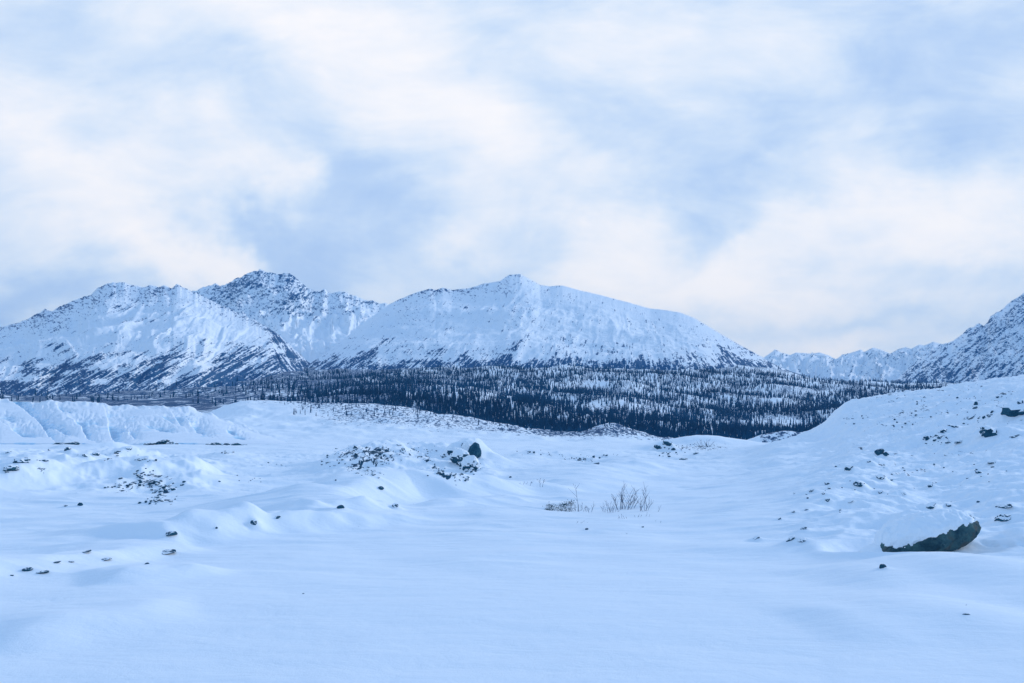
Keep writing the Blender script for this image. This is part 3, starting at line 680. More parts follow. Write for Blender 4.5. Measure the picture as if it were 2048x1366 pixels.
# ------------------------------------------------------------------ mountains
def lerp_poly(pts, x):
    a = np.array(pts, float); return np.interp(x, a[:, 0], a[:, 1])
def mountain(name, crest, foot, near, far, mat, flow, brush, rock, noise, step=1.6, nt=240, prof=1.15, jag=2.0, seed=0, back=1.5, spot=(.10, .14)):
    """crest/foot: (px,row) lines; near/far: (px, depth) lines"""
    p0, p1 = crest[0][0], crest[-1][0]
    px = np.arange(p0, p1 + step, step)
    t = np.concatenate([np.linspace(0, 1, nt), np.linspace(1, back, 50)[1:]])
    T, P = np.meshgrid(t, px, indexing='ij')
    cr = lerp_poly(crest, px)
    kw = int(70 / step); ker = np.exp(-np.linspace(-2.2, 2.2, 2 * kw + 1) ** 2); ker /= ker.sum()
    body = np.convolve(np.pad(cr, kw, mode='edge'), ker, mode='valid')
    body = np.maximum(body, cr)            # never above the skyline
    cr = cr + jag * fbm(px / 16, px * 0 + seed, 4, 100 + seed, .6)
    fr = lerp_poly(foot, px); Dn = lerp_poly(near, px); Df = lerp_poly(far, px)
    Zc = (HOR - cr) / F * Df; Zf = (HOR - fr) / F * Dn - 10
    D = Dn + (Df - Dn) * T
    tt = np.clip(T, 0, 1)
    Zb = (HOR - body) / F * Df
    Zt = Zb + (Zc - Zb) * sstep(tt + .07 * fbm(P / 45, tt * 4, 3, 60 + seed), .68, 1.0)
    Z = Zf + (np.where(tt >= 1, Zc, Zt) - Zf) * tt ** prof
    Z = np.where(T > 1, Zc + (Zf - 60 - Zc) * ((T - 1) / (back - 1)) ** .9, Z)
    X = (P - 1024) / F * D
    H = np.maximum(Zc - Zf, 20)
    win = sstep(tt, 0, .12) * (1 - .96 * sstep(tt, .6, 1.0))
    row0 = HOR - F * Z / D
    fx, fy = flow(P, row0)
    wx = fx + 1.6 * fbm(fx / 5, fy / 1.5, 3, 250 + seed); wy = fy + .5 * fbm(fx / 6 + 9, fy / 1.5, 3, 251 + seed)
    rg = ridged(wx / noise[1], wy / (noise[1] * noise[2]), 5, 200 + seed, .52)
    g = noise[0] * rg + noise[3] * fbm(X / noise[4], D / noise[4], 5, 300 + seed)
    Z = Z + g * win * np.clip(H / 300, .1, 1)
    row = HOR - F * Z / D
    fx, fy = flow(P, row)
    V = np.stack([X, D, Z], -1).reshape(-1, 3)
    # coordinates for the cover patterns: along and across the fall line
    fl = np.stack([fx, fy, np.full_like(fx, seed * 3.7)], -1)
    sp = np.stack([P * spot[0], row * spot[1], np.full_like(fx, seed * 1.7)], -1)
    at_ = dict(flow=fl.reshape(-1, 3), spot=sp.reshape(-1, 3), brush=np.clip(brush(P, row) + .10 * rg, -1, .60).ravel(), rock=(rock(P, row) - .05 + .10 * rg).ravel())
    me = mesh_np(name, V, grid_quads(len(t), len(px)), at_)
    return tag(link(name, me, mat), kind='structure')

M_mA = mat_mountain('mountain_snow_left'); M_mB = mat_mountain('mountain_snow_rocky', (.025, .12, .25, 1))
M_mC = mat_mountain('mountain_snow_center'); M_mD = mat_mountain('mountain_snow_far', (.04, .15, .28, 1), 2)

def flow_left(px, row):
    # streaks run down to the left; on the spur's right flank they run down to the right
    spur = sstep(px - (520 + (row - 640) * .35), -10, 25) * sstep(row, 600, 640)
    a = (.50 * px + .87 * row); b = (-.87 * px + .5 * row)
    a2 = (.80 * px - .60 * row); b2 = (.6 * px + .8 * row)
    m = spur > .5
    return np.where(m, a2, a) * .095, np.where(m, b2, b) * .010
def br_left(px, row):
    v = .08 + .56 * sstep(row + (px - 300) * .10, 655, 800) + .30 * fbm((px + row) / 90, row / 22, 4, 77) + .20 * sstep(row + (px - 300) * .25, 640, 700) * sstep(-px, -300, 0)
    v += blobs(px, row, [(350,705,28,14,20,.25),(575,690,42,14,-48,.18),(540,670,20,20,0,.2),(120,745,150,10,22,.10),(300,790,260,10,0,.22),(430,690,60,20,25,-.12),(480,730,50,15,10,.05)])
    return v
def rk_left(px, row):
    crest = lerp_poly(CREST_L, px)
    v = .17 + .30 * np.exp(-np.maximum(row - crest, 0) / 24.0) * (1 + .6 * fbm(px / 40, row / 16, 3, 76)) + blobs(px, row, [(110,650,70,30,0,.18),(330,610,120,22,-10,.16),(200,600,60,20,0,.12),(450,660,90,30,-30,-.15),(200,680,120,30,15,-.2)])
    return v
CREST_L = [(-520,800),(-400,745),(-200,690),(-60,668),(0,655),(40,645),(90,620),(105,622),(140,604),(180,590),(195,576),(215,567),(240,564),(262,570),(290,575),(300,570),(318,574),(330,571),(343,577),(353,568),(372,577),(400,590),(440,610),(490,632),(520,645),(560,672),(590,700),(620,726),(660,742),(700,752)]
mountain('mountain_left', CREST_L, [(-520,800),(0,800),(300,802),(440,800),(560,790),(700,775)],
         [(-520,950),(0,1000),(400,1150),(560,1500),(700,1900)], [(-520,3000),(240,3000),(400,2800),(560,2400),(700,2200)],
         M_mA, flow_left, br_left, rk_left, (17, 5.5, .22, 18, 260), prof=1.25, jag=2.0, seed=1)
CREST_B = [(340,640),(370,596),(385,582),(410,574),(430,566),(440,572),(455,568),(490,550),(500,545),(520,540),(526,542),(545,545),(560,549),(580,547),(600,562),(616,578),(640,583),(648,579),(656,585),(690,584),(705,592),(730,600),(760,606),(780,609),(820,650),(860,700)]
mountain('mountain_back', CREST_B, [(340,735),(620,735),(860,740)], [(340,3000),(860,3000)], [(340,4600),(860,4400)],
         M_mB, lambda p, r: ((.62 * p + .78 * r) * .09, (-.78 * p + .62 * r) * .03),
         lambda p, r: .20 + blobs(p, r, [(470,575,70,22,25,.22),(590,600,60,40,-30,.14),(650,690,90,30,0,-.5),(560,640,60,20,0,.0),(700,650,70,30,0,-.15)]),
         lambda p, r: .28 * (1 - sstep(r, 615, 665)) + .12 + .16 * fbm(p / 30, r / 12, 3, 73) + blobs(p, r, [(540,570,110,40,0,.10),(650,690,90,30,0,-.4)]),
         (60, 5, .35, 36, 260), prof=1.2, jag=2.6, seed=2)
CREST_C = [(560,765),(600,742),(620,727),(660,700),(700,668),(740,636),(780,608),(800,598),(830,586),(860,577),(872,580),(885,575),(905,580),(940,576),(965,568),(1000,562),(1018,550),(1040,548),(1058,558),(1080,570),(1100,573),(1125,571),(1160,581),(1200,590),(1250,603),(1300,617),(1330,620),(1360,625),(1390,637),(1420,655),(1450,673),(1480,690),(1510,706),(1540,724),(1580,742),(1640,762),(1700,775)]
def flow_c(px, row):
    k = np.interp(px, [600, 950, 1080, 1250, 1400, 1600], [1.5, .9, .5, 0.0, -.6, -1.2])
    return (px + k * (row - 740)) * .085, row * .028
def br_c(px, row):
    v = .08 + .34 * sstep(row, 706, 744) + .14 * sstep(row, 670, 720) + .22 * fbm(px / 34, row / 12, 3, 78)
    v += .62 * blobs(px, row, [(1025,700,26,9,55,.42),(1000,715,16,14,-30,.40),(1050,680,18,8,45,.30),(930,722,12,20,60,.42),(990,735,60,14,0,.42),(1130,720,50,14,10,.22),(1200,735,60,10,0,.2),
        (870,710,30,14,50,.3),(840,700,20,10,30,.2),(745,700,60,7,35,.48),(700,730,70,9,25,.42),(740,760,80,10,0,.2),(1130,690,14,30,0,.2),(1030,640,14,22,0,.14),(1450,700,60,8,-38,.34),(1480,720,50,8,-25,.3),(1390,712,14,6,0,.4),
        (620,740,60,14,10,.2),(1300,735,120,12,0,.16),(800,640,80,30,0,-.08)])
    return v
def rk_c(px, row):
    crest = lerp_poly(CREST_C, px)
    lf = (1 - sstep(px, 1050, 1120))
    lf = lf * sstep(px, 770, 810)
    v = .11 + lf * .40 * np.exp(-np.maximum(row - crest, 0) / 18.0) * (1 + .7 * fbm(px / 30, row / 14, 3, 75)) + .10 * fbm(px / 50, row / 30, 3, 74) + .12 * sstep(row, 640, 720) * (.6 + .4 * lf)
    v += blobs(px, row, [(1040,595,40,20,-20,.16),(820,630,60,30,20,.16),(1030,640,26,30,0,.22),(1160,560,60,20,0,-.1),(1500,700,60,14,-35,.3),(1130,670,24,24,30,.12),(1200,680,120,30,0,.05),(680,680,60,20,30,.16),(1160,620,30,16,0,.08)])
    return v
mountain('mountain_center', CREST_C, [(560,775),(900,756),(1500,756),(1600,770),(1700,785)],
         [(560,1700),(900,1800),(1500,1850),(1700,2000)], [(560,1900),(620,2300),(780,3200),(1035,3300),(1300,3200),(1500,2900),(1700,2600)],
         M_mC, flow_c, br_c, rk_c, (10, 7.0, .33, 20, 340), prof=1.12, jag=.5, seed=3)
mountain('mountain_range_far', [(1440,770),(1500,735),(1530,714),(1550,699),(1562,705),(1580,711),(1592,705),(1612,708),(1640,706),(1655,710),(1672,718),(1685,710),(1700,706),(1722,700),(1728,704),(1745,696),(1768,701),(1780,708),(1795,700),(1812,694),(1822,698),(1838,690),(1850,691),(1866,684),(1884,688),(1900,700),(1960,720),(2100,735)],
         [(1440,775),(2100,775)], [(1440,5500),(2100,5500)], [(1440,8600),(2100,8000)],
         M_mD, lambda p, r: ((.75 * p + .66 * r) * .10, (-.66 * p + .75 * r) * .03), lambda p, r: .16 + 0 * p,
         lambda p, r: .30 + 0 * p + blobs(p, r, [(1800,705,60,14,10,.12),(1620,740,80,20,0,-.1)]), (90, 3, .5, 60, 420), nt=160, jag=.9, seed=4, prof=1.1)
mountain('mountain_right', [(1750,790),(1780,770),(1820,735),(1850,708),(1880,690),(1905,682),(1925,670),(1938,656),(1950,652),(1958,648),(1968,652),(1976,645),(1982,632),(2000,622),(2012,610),(2022,605),(2035,594),(2048,585),(2090,560),(2150,520),(2250,470),(2400,430),(2600,420),(2900,440)],
         [(1750,790),(1800,772),(2900,772)], [(1750,2600),(2100,2600),(2900,2600)], [(1750,3400),(2048,4200),(2900,4200)],
         M_mB, lambda p, r: ((.62 * p + .78 * r) * .085, (-.78 * p + .62 * r) * .024), lambda p, r: .32 + .14 * sstep(r, 700, 760),
         lambda p, r: .36 + blobs(p, r, [(2000,640,60,20,25,.10),(1930,690,60,12,40,-.05)]), (55, 5.5, .45, 36, 260), jag=2.6, seed=5, prof=1.15, step=1.8)

# ------------------------------------------------------------------ glacier tongue
def build_glacier():
    crest = [(-700,800),(-400,785),(-150,790),(0,797),(60,800),(130,803),(200,806),(250,812),(300,811),(350,812),(385,816),(430,830),(470,847),(520,868),(575,886)]
    foot = [(-700,900),(0,887),(300,887),(575,888)]
    px = np.arange(-700, 576, 1.3); t = np.concatenate([np.linspace(0, 1, 260), np.linspace(1, 1.4, 20)[1:]])
    T, P = np.meshgrid(t, px, indexing='ij')
    cr = lerp_poly(crest, px); fr = lerp_poly(foot, px)
    Dn = np.interp(px, [-700, 0, 400, 575], [135, 146, 150, 152]) ; Df = np.interp(px, [-700, 0, 400, 575], [420, 400, 330, 190])
    D = Dn + (Df - Dn) * T; tt = np.clip(T, 0, 1)
    Zf = (HOR - fr) / F * Dn - .6; Zc = (HOR - cr) / F * Df
    # convex front: rises quickly, then flattens back
    rowt = fr + (cr - fr) * (1 - (1 - tt) ** 1.2)
    Z = (HOR - rowt) / F * D; Z[0] = Zf - 1
    Z = np.where(T > 1, Zc - (T - 1) * 60, Z)
    Z = Z + np.where(T <= 1, 1.2 * fbm(P / 30, T * 3, 3, 5) * sstep(tt, .8, 1), 0)
    X = (P - 1024) / F * D
    row = HOR - F * Z / D
    ice = np.zeros_like(Z); dz = np.zeros_like(Z)
    # crevasse steps: polyline in bearing/row, blue face on the lower right side
    steps = [([(20,798),(50,815),(80,842),(100,870)],5.2,22,1.0), ([(118,813),(128,822),(142,824)],2.2,7,.9), ([(152,842),(166,850),(168,862),(185,878)],3.2,14,.85),
             ([(218,848),(222,862),(232,882)],3.4,26,1.0), ([(290,851),(318,858),(345,863)],2.0,10,.7), ([(382,846),(395,860),(408,868)],2.6,16,.9),
             ([(0,836),(30,842)],1.6,10,.7), ([(25,858),(45,868),(70,872)],2.4,14,.9), ([(120,860),(140,868)],1.5,8,.7), ([(260,862),(272,872)],1.8,10,.8),
             ([(455,862),(470,868)],1.4,9,.9), ([(350,832),(365,850)],1.5,14,.6), ([(-120,810),(-60,840),(-30,875)],4,20,1), ([(-300,820),(-240,860)],4,20,1), ([(180,843),(205,852)],1.4,12,.5), ([(470,876),(490,880)],1.2,10,1.2), ([(325,835),(350,846)],1.2,12,.5),([(85,838),(115,852),(142,866)],1.6,12,.5)]
    for pl, dep, wid, w in steps:
        best = np.full(P.shape, 1e9); sd = np.zeros_like(P); en = np.zeros_like(P)
        n = len(pl) - 1
        for i in range(n):
            (x0, y0), (x1, y1) = pl[i], pl[i + 1]; dx, dy = x1 - x0, y1 - y0
            u = np.clip(((P - x0) * dx + (row - y0) * dy) / (dx * dx + dy * dy), 0, 1)
            qx = P - x0 - u * dx; qy = row - y0 - u * dy; d = np.hypot(qx, qy); m = d < best
            best = np.where(m, d, best); sd = np.where(m, np.sign(dx * qy - dy * qx), sd); en = np.where(m, (i + u) / n, en)
        best = best * (1 + .3 * fbm(P / 8, row / 5, 2, 9))
        taper = np.sin(np.clip(en * .9 + .05, 0, 1) * math.pi) ** .5
        right = sd < 0
        f = np.where(right, np.exp(-(best / wid) ** 2), np.exp(-(best / 2.2) ** 2))
        dz -= .8 * dep * f * taper
        ice += 1.25 * w * np.where(right, np.exp(-(best / (wid * .62)) ** 2), np.exp(-(best / 1.2) ** 2)) * taper
    Z = Z + np.where(T <= 1, dz * np.interp(row, [800, 885], [1, .55]), 0)
    Z = Z + .6 * fbm(X / 34, D / 40, 3, 8) * sstep(tt, .02, .15) * (1 - .7 * sstep(tt, .85, 1)) + .2 * ridged((X + D * .22) / 17, (D - X * .5) / 26, 4, 12) * sstep(tt, .02, .1)
    ice += .55 * (1 - sstep(tt, .0, .035)) * (fbm(P / 25, P * 0, 3, 4) + .5) + .28 * fbm(P / 40, row / 12, 3, 14)
    ice -= .25 * sstep(P, 440, 560)
    me = mesh_np('glacier', np.stack([X, D, Z], -1).reshape(-1, 3), grid_quads(len(t), len(px)), dict(ice=ice.ravel()))
    return tag(link('glacier', me, M_ice), kind='structure')
build_glacier()

# ------------------------------------------------------------------ rocks
def rock_mesh(name, seed, sx, sy, sz, subdiv=3, planes=14, rough=.06):
    """angular stone: a ball cut by random planes, then roughened"""
    rng = np.random.RandomState(seed)
    bm = bmesh.new(); bmesh.ops.create_icosphere(bm, subdivisions=subdiv, radius=1)
    N = rng.normal(size=(planes, 3)); N /= np.linalg.norm(N, axis=1)[:, None]; dd = rng.uniform(.62, .95, planes)
    for v in bm.verts:
        n = np.array(v.co); n /= np.linalg.norm(n)
        c = N @ n; r = 1.05
        for ci, di in zip(c, dd):
            if ci > .05: r = min(r, di / ci)
        p = n * r
        q = p * 3.1 + seed
        r2 = 1 + rough * float(gnoise(q[0] + q[2] * .7, q[1] - q[2] * .4, seed % 97)) * 2
        v.co = Vector((p[0] * sx * r2, p[1] * sy * r2, p[2] * sz * r2))
    me = bpy.data.meshes.new(name); bm.to_mesh(me); bm.free()
    return me
def build_stones():
    for i, (p, sx, hz, label, group, mat, name, tilt, cat, depth, sink) in enumerate(SINGLES):
        sz = hz * .62
        me = rock_mesh(name, i + 2, sx, sx * depth * .8, sz, 3 if sx / p.y * F > 4 else 2, rough=.11)
        o = link(name, me, mat or M_rock)
        z = float(height_at(p.x, p.y)[0])
        o.location = (p.x, p.y + sx * .35, max(p.z, z - hz * .35) + sz * (.9 - sink))
        rng = random.Random(i)
        o.rotation_euler = (rng.uniform(-.15, .15), math.radians(tilt), rng.uniform(-.5, .5))
        tag(o, label, cat, group)
    # rubble: the larger stones are things, the tiny rest is one loose scatter
    SV = []; ST = []; off = 0
    for L_, label, group, mat, seed, name, tilt in PILES:
        pool = [rock_mesh(name, 900 + seed * 10 + i, 1, .8, 1, 2, 9, .12) for i in range(5)]
        for me in pool: me.materials.append(mat)
        nt_ = []
        for me in pool:
            v = np.zeros(len(me.vertices) * 3, np.float32); me.vertices.foreach_get('co', v)
            t = np.zeros(len(me.loops), np.int32); me.loops.foreach_get('vertex_index', t); nt_.append((v.reshape(-1, 3), t.reshape(-1, 3)))
        nind = max(2, int(len(L_) * .17))
        for k, (wp, p, w, hz, rnd) in enumerate(L_):
            z = float(height_at(p.x, p.y)[0]); yaw = rnd * 6.28
            loc = (p.x, p.y + w * .2, z + hz * .3); til = math.radians(tilt) + (rnd - .5) * .5
            if k < nind:
                o = bpy.data.objects.new(name, pool[k % 5]); COL.objects.link(o)
                o.scale = (w, w, hz); o.location = loc; o.rotation_euler = (0, til, yaw)
                tag(o, label, 'rock', group)
            else:
                v, t = nt_[k % 5]
                M = Matrix.Translation(loc) @ Matrix.Rotation(yaw, 4, 'Z') @ Matrix.Rotation(til, 4, 'Y') @ Matrix.Diagonal((w, w, hz, 1))
                A_ = np.array(M); SV.append(v @ A_[:3, :3].T + A_[:3, 3]); ST.append(t + off); off += len(v)
    me = mesh_np('rubble', np.concatenate(SV), np.concatenate(ST), None, False); me.materials.append(M_rock_bare)
    o = bpy.data.objects.new('rubble', me); COL.objects.link(o)
    tag(o, 'tiny loose stones and grit scattered over the snowy mounds', 'rubble', kind='stuff')
build_stones()

def build_boulder():
    root = bpy.data.objects.new('boulder', None); COL.objects.link(root)
    root.location = (BX, BY, float(height_at([BX - .3, BX, BX + .3], [BY - .40] * 3).max()) - .035)
    tag(root, 'big long boulder under a thick snow cap in a wind-scooped hollow at lower right', 'boulder')
    nu, nv = 150, 160
    t_ = -np.cos(np.linspace(.015, math.pi - .015, nu))
    V_ = np.linspace(0, 2 * np.pi, nv, endpoint=False)
    Uu, Vv = np.meshgrid(t_, V_, indexing='ij')
    m_ = BY / F                                               # metres per reference pixel at the boulder
    kx = [-1, -.85, -.6, -.3, .0, .3, .6, .85, 1.0]
    top = pchip(kx, [6, 33, 50, 60, 67, 72, 77, 77, 66], t_) * m_
    bot = pchip(kx, [-8, -10, -10, -8, -4, 5, 17, 30, 44], t_) * m_
    lip = pchip(kx, [16, 14, 22, 35, 44, 54, 63, 69, 62], t_) * m_   # lower edge of the snow on the near side
    zc = ((top + bot) / 2)[:, None]; zh = ((top - bot) / 2)[:, None]
    end = ((1 - np.abs(t_) ** 5) ** .45)[:, None]
    yh = .40 * end * np.interp(t_, [-1, -.3, .5, 1], [.75, 1.0, 1.0, .85])[:, None]
    cy, cz = np.cos(Vv), np.sin(Vv)
    sq = (np.abs(cy) ** 2.6 + np.abs(cz) ** 2.6) ** (-1 / 2.6)
    dx, dy, dz = Uu, cy * sq, cz * sq
    nz = fbm(dx * 3.3 + 4, dz * 1.6 + dy * 1.3, 4, 401); rz = ridged(dx * 3.1 + 1, dz * 1.3 + dy * .9, 4, 405)
    def shape(inf):
        x = dx * .655 + .0 * dz
        y = dy * (yh + inf * np.abs(dy)); z = zc + dz * (zh * end + inf * np.abs(dz))
        rough_ = .022 * nz + .030 * rz
        return x + inf * dx * .6, y + dy * rough_, z + dz * rough_ * .8
    x, y, z = shape(0 * dx)
    me = mesh_np('rock', np.stack([x, y, z], -1).reshape(-1, 3), grid_quads(nu, nv, True)[:, ::-1])
    link('stone', me, M_boulder, root)
    edge = .030 * fbm(dx * 6, dz * 2 + 2, 4, 402) + .016 * fbm(dx * 15, dz * 5 + dy * 4, 3, 403)
    lipz = np.where(dy < 0, lip[:, None] + np.maximum(dy + .75, 0) * .05, lip[:, None] * (1 - .8 * np.clip(dy * 2, 0, 1)))
    m = z - lipz + edge
    k = sstep(m, 0, .16)
    x, y, z = shape(-.014 + sstep(m, -.01, .02) * .018 + k * (.045 + .02 * fbm(dx * 4, dy * 2, 3, 404)))
    me = mesh_np('snow_cap', np.stack([x, y, z], -1).reshape(-1, 3), grid_quads(nu, nv, True)[:, ::-1])
    link('snow_cap', me, M_snowcap, root)
build_boulder()

# debris along the glacier foot
for (cx, w, n_, lb) in ((128, 26, 10, 'leftmost debris heap'), (155, 16, 8, 'second debris heap'), (205, 34, 8, 'thin debris line'), (330, 34, 18, 'largest debris heap'), (300, 26, 12, 'left arm of the largest debris heap'), (440, 30, 14, 'right debris heap'), (472, 14, 5, 'rightmost debris heap')):
    rng = random.Random(cx)
    pool = [rock_mesh('rock', 700 + cx + i, 1, .8, 1, 2) for i in range(3)]
    for me in pool: me.materials.append(M_rock_bare)
    for i in range(n_):
        u = rng.gauss(0, .5); d_ = 143 + rng.uniform(-1.5, 2)
        X = (cx + u * w - 1024) / F * d_; s = rng.uniform(.18, .75)
        o = bpy.data.objects.new('rock', rng.choice(pool)); COL.objects.link(o)
        hump = (1 - abs(u)) * (.9 if cx in (330,) else .35)
        o.location = (X, d_, float(height_at(X, d_)[0]) + .1 + max(hump, 0) * rng.random() - .1)
        o.scale = (s * 1.3, s, s * rng.uniform(.3, .7)); o.rotation_euler = (0, rng.uniform(-.2, .2), rng.uniform(0, 6))
        tag(o, 'dark rock of the %s along the glacier foot' % lb, 'rock', 'glacier foot rocks, ' + lb)

# ------------------------------------------------------------------ bare shrubs
def tube_np(path, radii, seg=5):
    V = []; Q = []
    P = [Vector(p) for p in path]
    for i, p in enumerate(P):
        d = (P[min(i + 1, len(P) - 1)] - P[max(i - 1, 0)]).normalized()
        a = d.cross(Vector((0, 1, 0.01))).normalized(); b = d.cross(a)
        for k in range(seg):
            t = 2 * math.pi * k / seg
            V.append(p + (a * math.cos(t) + b * math.sin(t)) * radii[i])
    for i in range(len(P) - 1):
        for k in range(seg):
            Q.append((i * seg + k, i * seg + (k + 1) % seg, (i + 1) * seg + (k + 1) % seg, (i + 1) * seg + k))
    return V, Q
def add_tube(bucket, path, r0, r1, seg=5):
    n = len(path); V, Q = tube_np(path, [r0 + (r1 - r0) * i / (n - 1) for i in range(n)], seg)
    o = len(bucket[0]); bucket[0].extend(V); bucket[1].extend(tuple(o + q for q in f) for f in Q)
def bucket_mesh(name, b):
    me = bpy.data.meshes.new(name); me.from_pydata([tuple(v) for v in b[0]], [], b[1]); me.update()
    return me
def stem_path(rng, base, lean, lean_y, h, n=7):
    pts = [Vector(base)]; d = Vector((lean, lean_y, 1)).normalized()
    for i in range(n):
        d = (d + Vector((rng.gauss(0, .10), rng.gauss(0, .10), .05))).normalized()
        pts.append(pts[-1] + d * (h / n))
    return pts
def shrub(px, py, label, stems, name='shrub', group=None, cat='shrub', r=.007, twigs=4, seed=0, w=.12):
    """stems: list of (dx px, lean, height px)"""
    p = at(px, py); m = p.y / F; rng = random.Random(seed)
    root = bpy.data.objects.new(name, None); COL.objects.link(root); root.location = p
    tag(root, label, cat, group)
    for dx, lean, h in stems:
        b = ([], [])
        H = h * m
        path = stem_path(rng, (dx * m, rng.uniform(-w, w), -.04), lean, rng.uniform(-.15, .15), H)
        add_tube(b, path, r * (.55 + H * .4), r * .28)
        for k in range(twigs if H > .25 else 1):
            i = rng.randint(2, len(path) - 2)
            tp = stem_path(rng, path[i], lean + rng.choice((-1, 1)) * rng.uniform(.35, .8), rng.uniform(-.3, .3), H * rng.uniform(.18, .42), 4)
            add_tube(b, tp, r * .42, r * .2, 4)
        link('stem', bucket_mesh('stem', b), M_twig, root)
    return root
shrub(1157, 1022, 'tall lone bare sapling with twigs crowded round its foot', [(0, .0, 58), (-4, -.35, 22), (4, .4, 20), (-9, -.5, 24), (9, .5, 16), (-2, .1, 18), (13, .3, 12), (-14, -.3, 12), (2, -.2, 14), (-6, .1, 15), (7, .05, 15), (-11, -.7, 12), (18, .15, 11), (-18, .3, 9)], name='sapling', seed=1)
shrub(1174, 1024, 'small sprig of twigs just right of the lone sapling', [(0, -.2, 16), (4, -.1, 14), (9, .3, 22), (2, .3, 12)], seed=2)
shrub(1160, 1046, 'low faint twig tuft in front of the lone sapling', [(-8, .3, 8), (-2, -.3, 9), (4, .2, 8), (10, -.3, 8), (14, .4, 6), (0, .5, 7)], seed=3, r=.004)
shrub(1247, 1019, 'largest bare willow shrub, tall middle stems spreading upward', [(-6, -.10, 52), (-4, .08, 56), (2, .03, 52), (0, -.22, 40), (8, .12, 42), (10, .35, 40), (-10, -.30, 36), (14, .55, 36), (6, .25, 34), (-12, -.2, 30), (3, -.05, 38), (12, .1, 34), (-2, .3, 34), (18, .6, 28)], seed=4, r=.0085, twigs=5)
shrub(1222, 1024, 'dense low thicket of twigs on the left of the largest shrub', [(-10, -.6, 26), (-6, -.45, 24), (-3, -.3, 22), (0, -.1, 24), (2, .1, 22), (5, .25, 24), (-2, .3, 18), (8, .4, 20), (-12, -.8, 16), (1, -.5, 30), (11, .6, 16), (4, -.2, 18), (-8, -.2, 20)], seed=5, r=.005, twigs=4)
shrub(1246, 1038, 'few short twigs in front of the largest shrub', [(-4, -.3, 12), (0, -.5, 14), (5, -.3, 10), (-10, .2, 8), (9, -.2, 8)], seed=6, r=.005)
shrub(1288, 1022, 'slender two-stemmed bare shrub on the right of the group', [(0, .08, 50), (4, .16, 52), (-6, -.02, 34), (8, .5, 28), (-3, -.3, 26), (2, .35, 30), (-8, .12, 38)], seed=7, r=.007, twigs=5)
shrub(1284, 1033, 'short bent twigs before the slender two-stemmed shrub', [(-12, .7, 12), (-6, .6, 9), (8, .2, 12), (12, .2, 10), (-14, -.2, 8)], seed=8, r=.005)
shrub(1316, 1023, 'tiny single sprig at the right end of the shrub group', [(0, .3, 18), (-1, .45, 12)], seed=9, r=.004)
shrub(1315, 1043, 'pair of tiny twigs in snow below the right sprig', [(-3, -.2, 6), (3, .3, 7)], seed=10, r=.004)
shrub(1252, 1068, 'single tiny twig in front of the shrub group', [(0, .1, 7), (1, -.3, 5)], seed=11, r=.004)
shrub(1055, 972, 'thin distant twigs at the edge of the drift', [(-12, .8, 14), (-4, .6, 12), (4, .5, 14), (26, 0, 18), (30, .2, 16), (-18, .5, 10)], seed=12, r=.008)
shrub(1412, 894, 'small faint shrub on the low hump before the forest', [(-10, -.8, 14), (-5, -.4, 16), (0, 0, 18), (5, .3, 16), (9, .8, 14), (-8, -.2, 12), (3, -.3, 12)], seed=13, r=.02)
shrub(1019, 1319, 'tiny grass-like twig poking from the smooth foreground snow', [(0, .25, 8), (0, .1, 5)], seed=14, r=.0018, w=.003)
shrub(1935, 1211, 'single leaning dead stalk in the snow at lower right', [(0, -.75, 16)], seed=15, r=.0022, w=.003)
def juniper():
    root = bpy.data.objects.new('juniper_mat', None); COL.objects.link(root)
    p = at(1128, 1022); root.location = p; m = p.y / F
    tag(root, 'low dark evergreen mat sprawling left of the lone sapling', 'shrub')
    rng = random.Random(77)
    for cx, cy, rx in ((-24, 14, 12), (-12, 4, 14), (6, 0, 16), (4, 18, 16), (18, 22, 14), (-30, -2, 8)):
        V = []; Fc = []
        for k in range(110):
            x = (cx + rng.gauss(0, .5) * rx) * m; y = cy * m * 4 + rng.gauss(0, .25); z = rng.uniform(-.02, .05) + .03 * rng.random()
            q = height_at(p.x + x, p.y + y)[0] - p.z
            a = rng.uniform(0, 6.28); l = rng.uniform(.03, .08)
            d = Vector((math.cos(a), math.sin(a), rng.uniform(.0, .5))) * l; s = Vector((-math.sin(a), math.cos(a), 0)) * l * .2
            c = Vector((x, y, q + z)); i = len(V)
            V += [c - s, c + s, c + d]; Fc.append((i, i + 1, i + 2))
        me = bpy.data.meshes.new('foliage'); me.from_pydata([tuple(v) for v in V], [], Fc)
        tag(link('foliage', me, M_mat, root), kind='stuff')
juniper()

# ------------------------------------------------------------------ spruce forest
def spruce_parts(seed, tiers=7, sides=7):
    """unit-height spire: crown (jagged whorls of drooping boughs) and trunk"""
    rng = np.random.RandomState(seed)
    V = []; T = []
    for k in range(tiers):
        f = k / tiers
        z0 = .10 + .86 * f; r = .135 * (1 - f) ** .8 * rng.uniform(.75, 1.2) + .012; z1 = min(z0 + 1.5 / tiers * rng.uniform(.8, 1.1), 1.0)
        b = len(V); a0 = rng.uniform(0, 6.28)
        V.append((0, 0, z1))
        for s in range(sides * 2):
            a = a0 + math.pi * s / sides; rr_ = r * (1.0 if s % 2 == 0 else .45) * rng.uniform(.8, 1.2)
            V.append((rr_ * math.cos(a), rr_ * math.sin(a), z0 + (-.03 if s % 2 == 0 else .02) + rng.uniform(-.01, .01)))
        for s in range(sides * 2): T.append((b, b + 1 + s, b + 1 + (s + 1) % (sides * 2)))
    return np.array(V), np.array(T)
def spruce_low(seed):
    V, T = spruce_parts(seed, 4, 3); return V, T
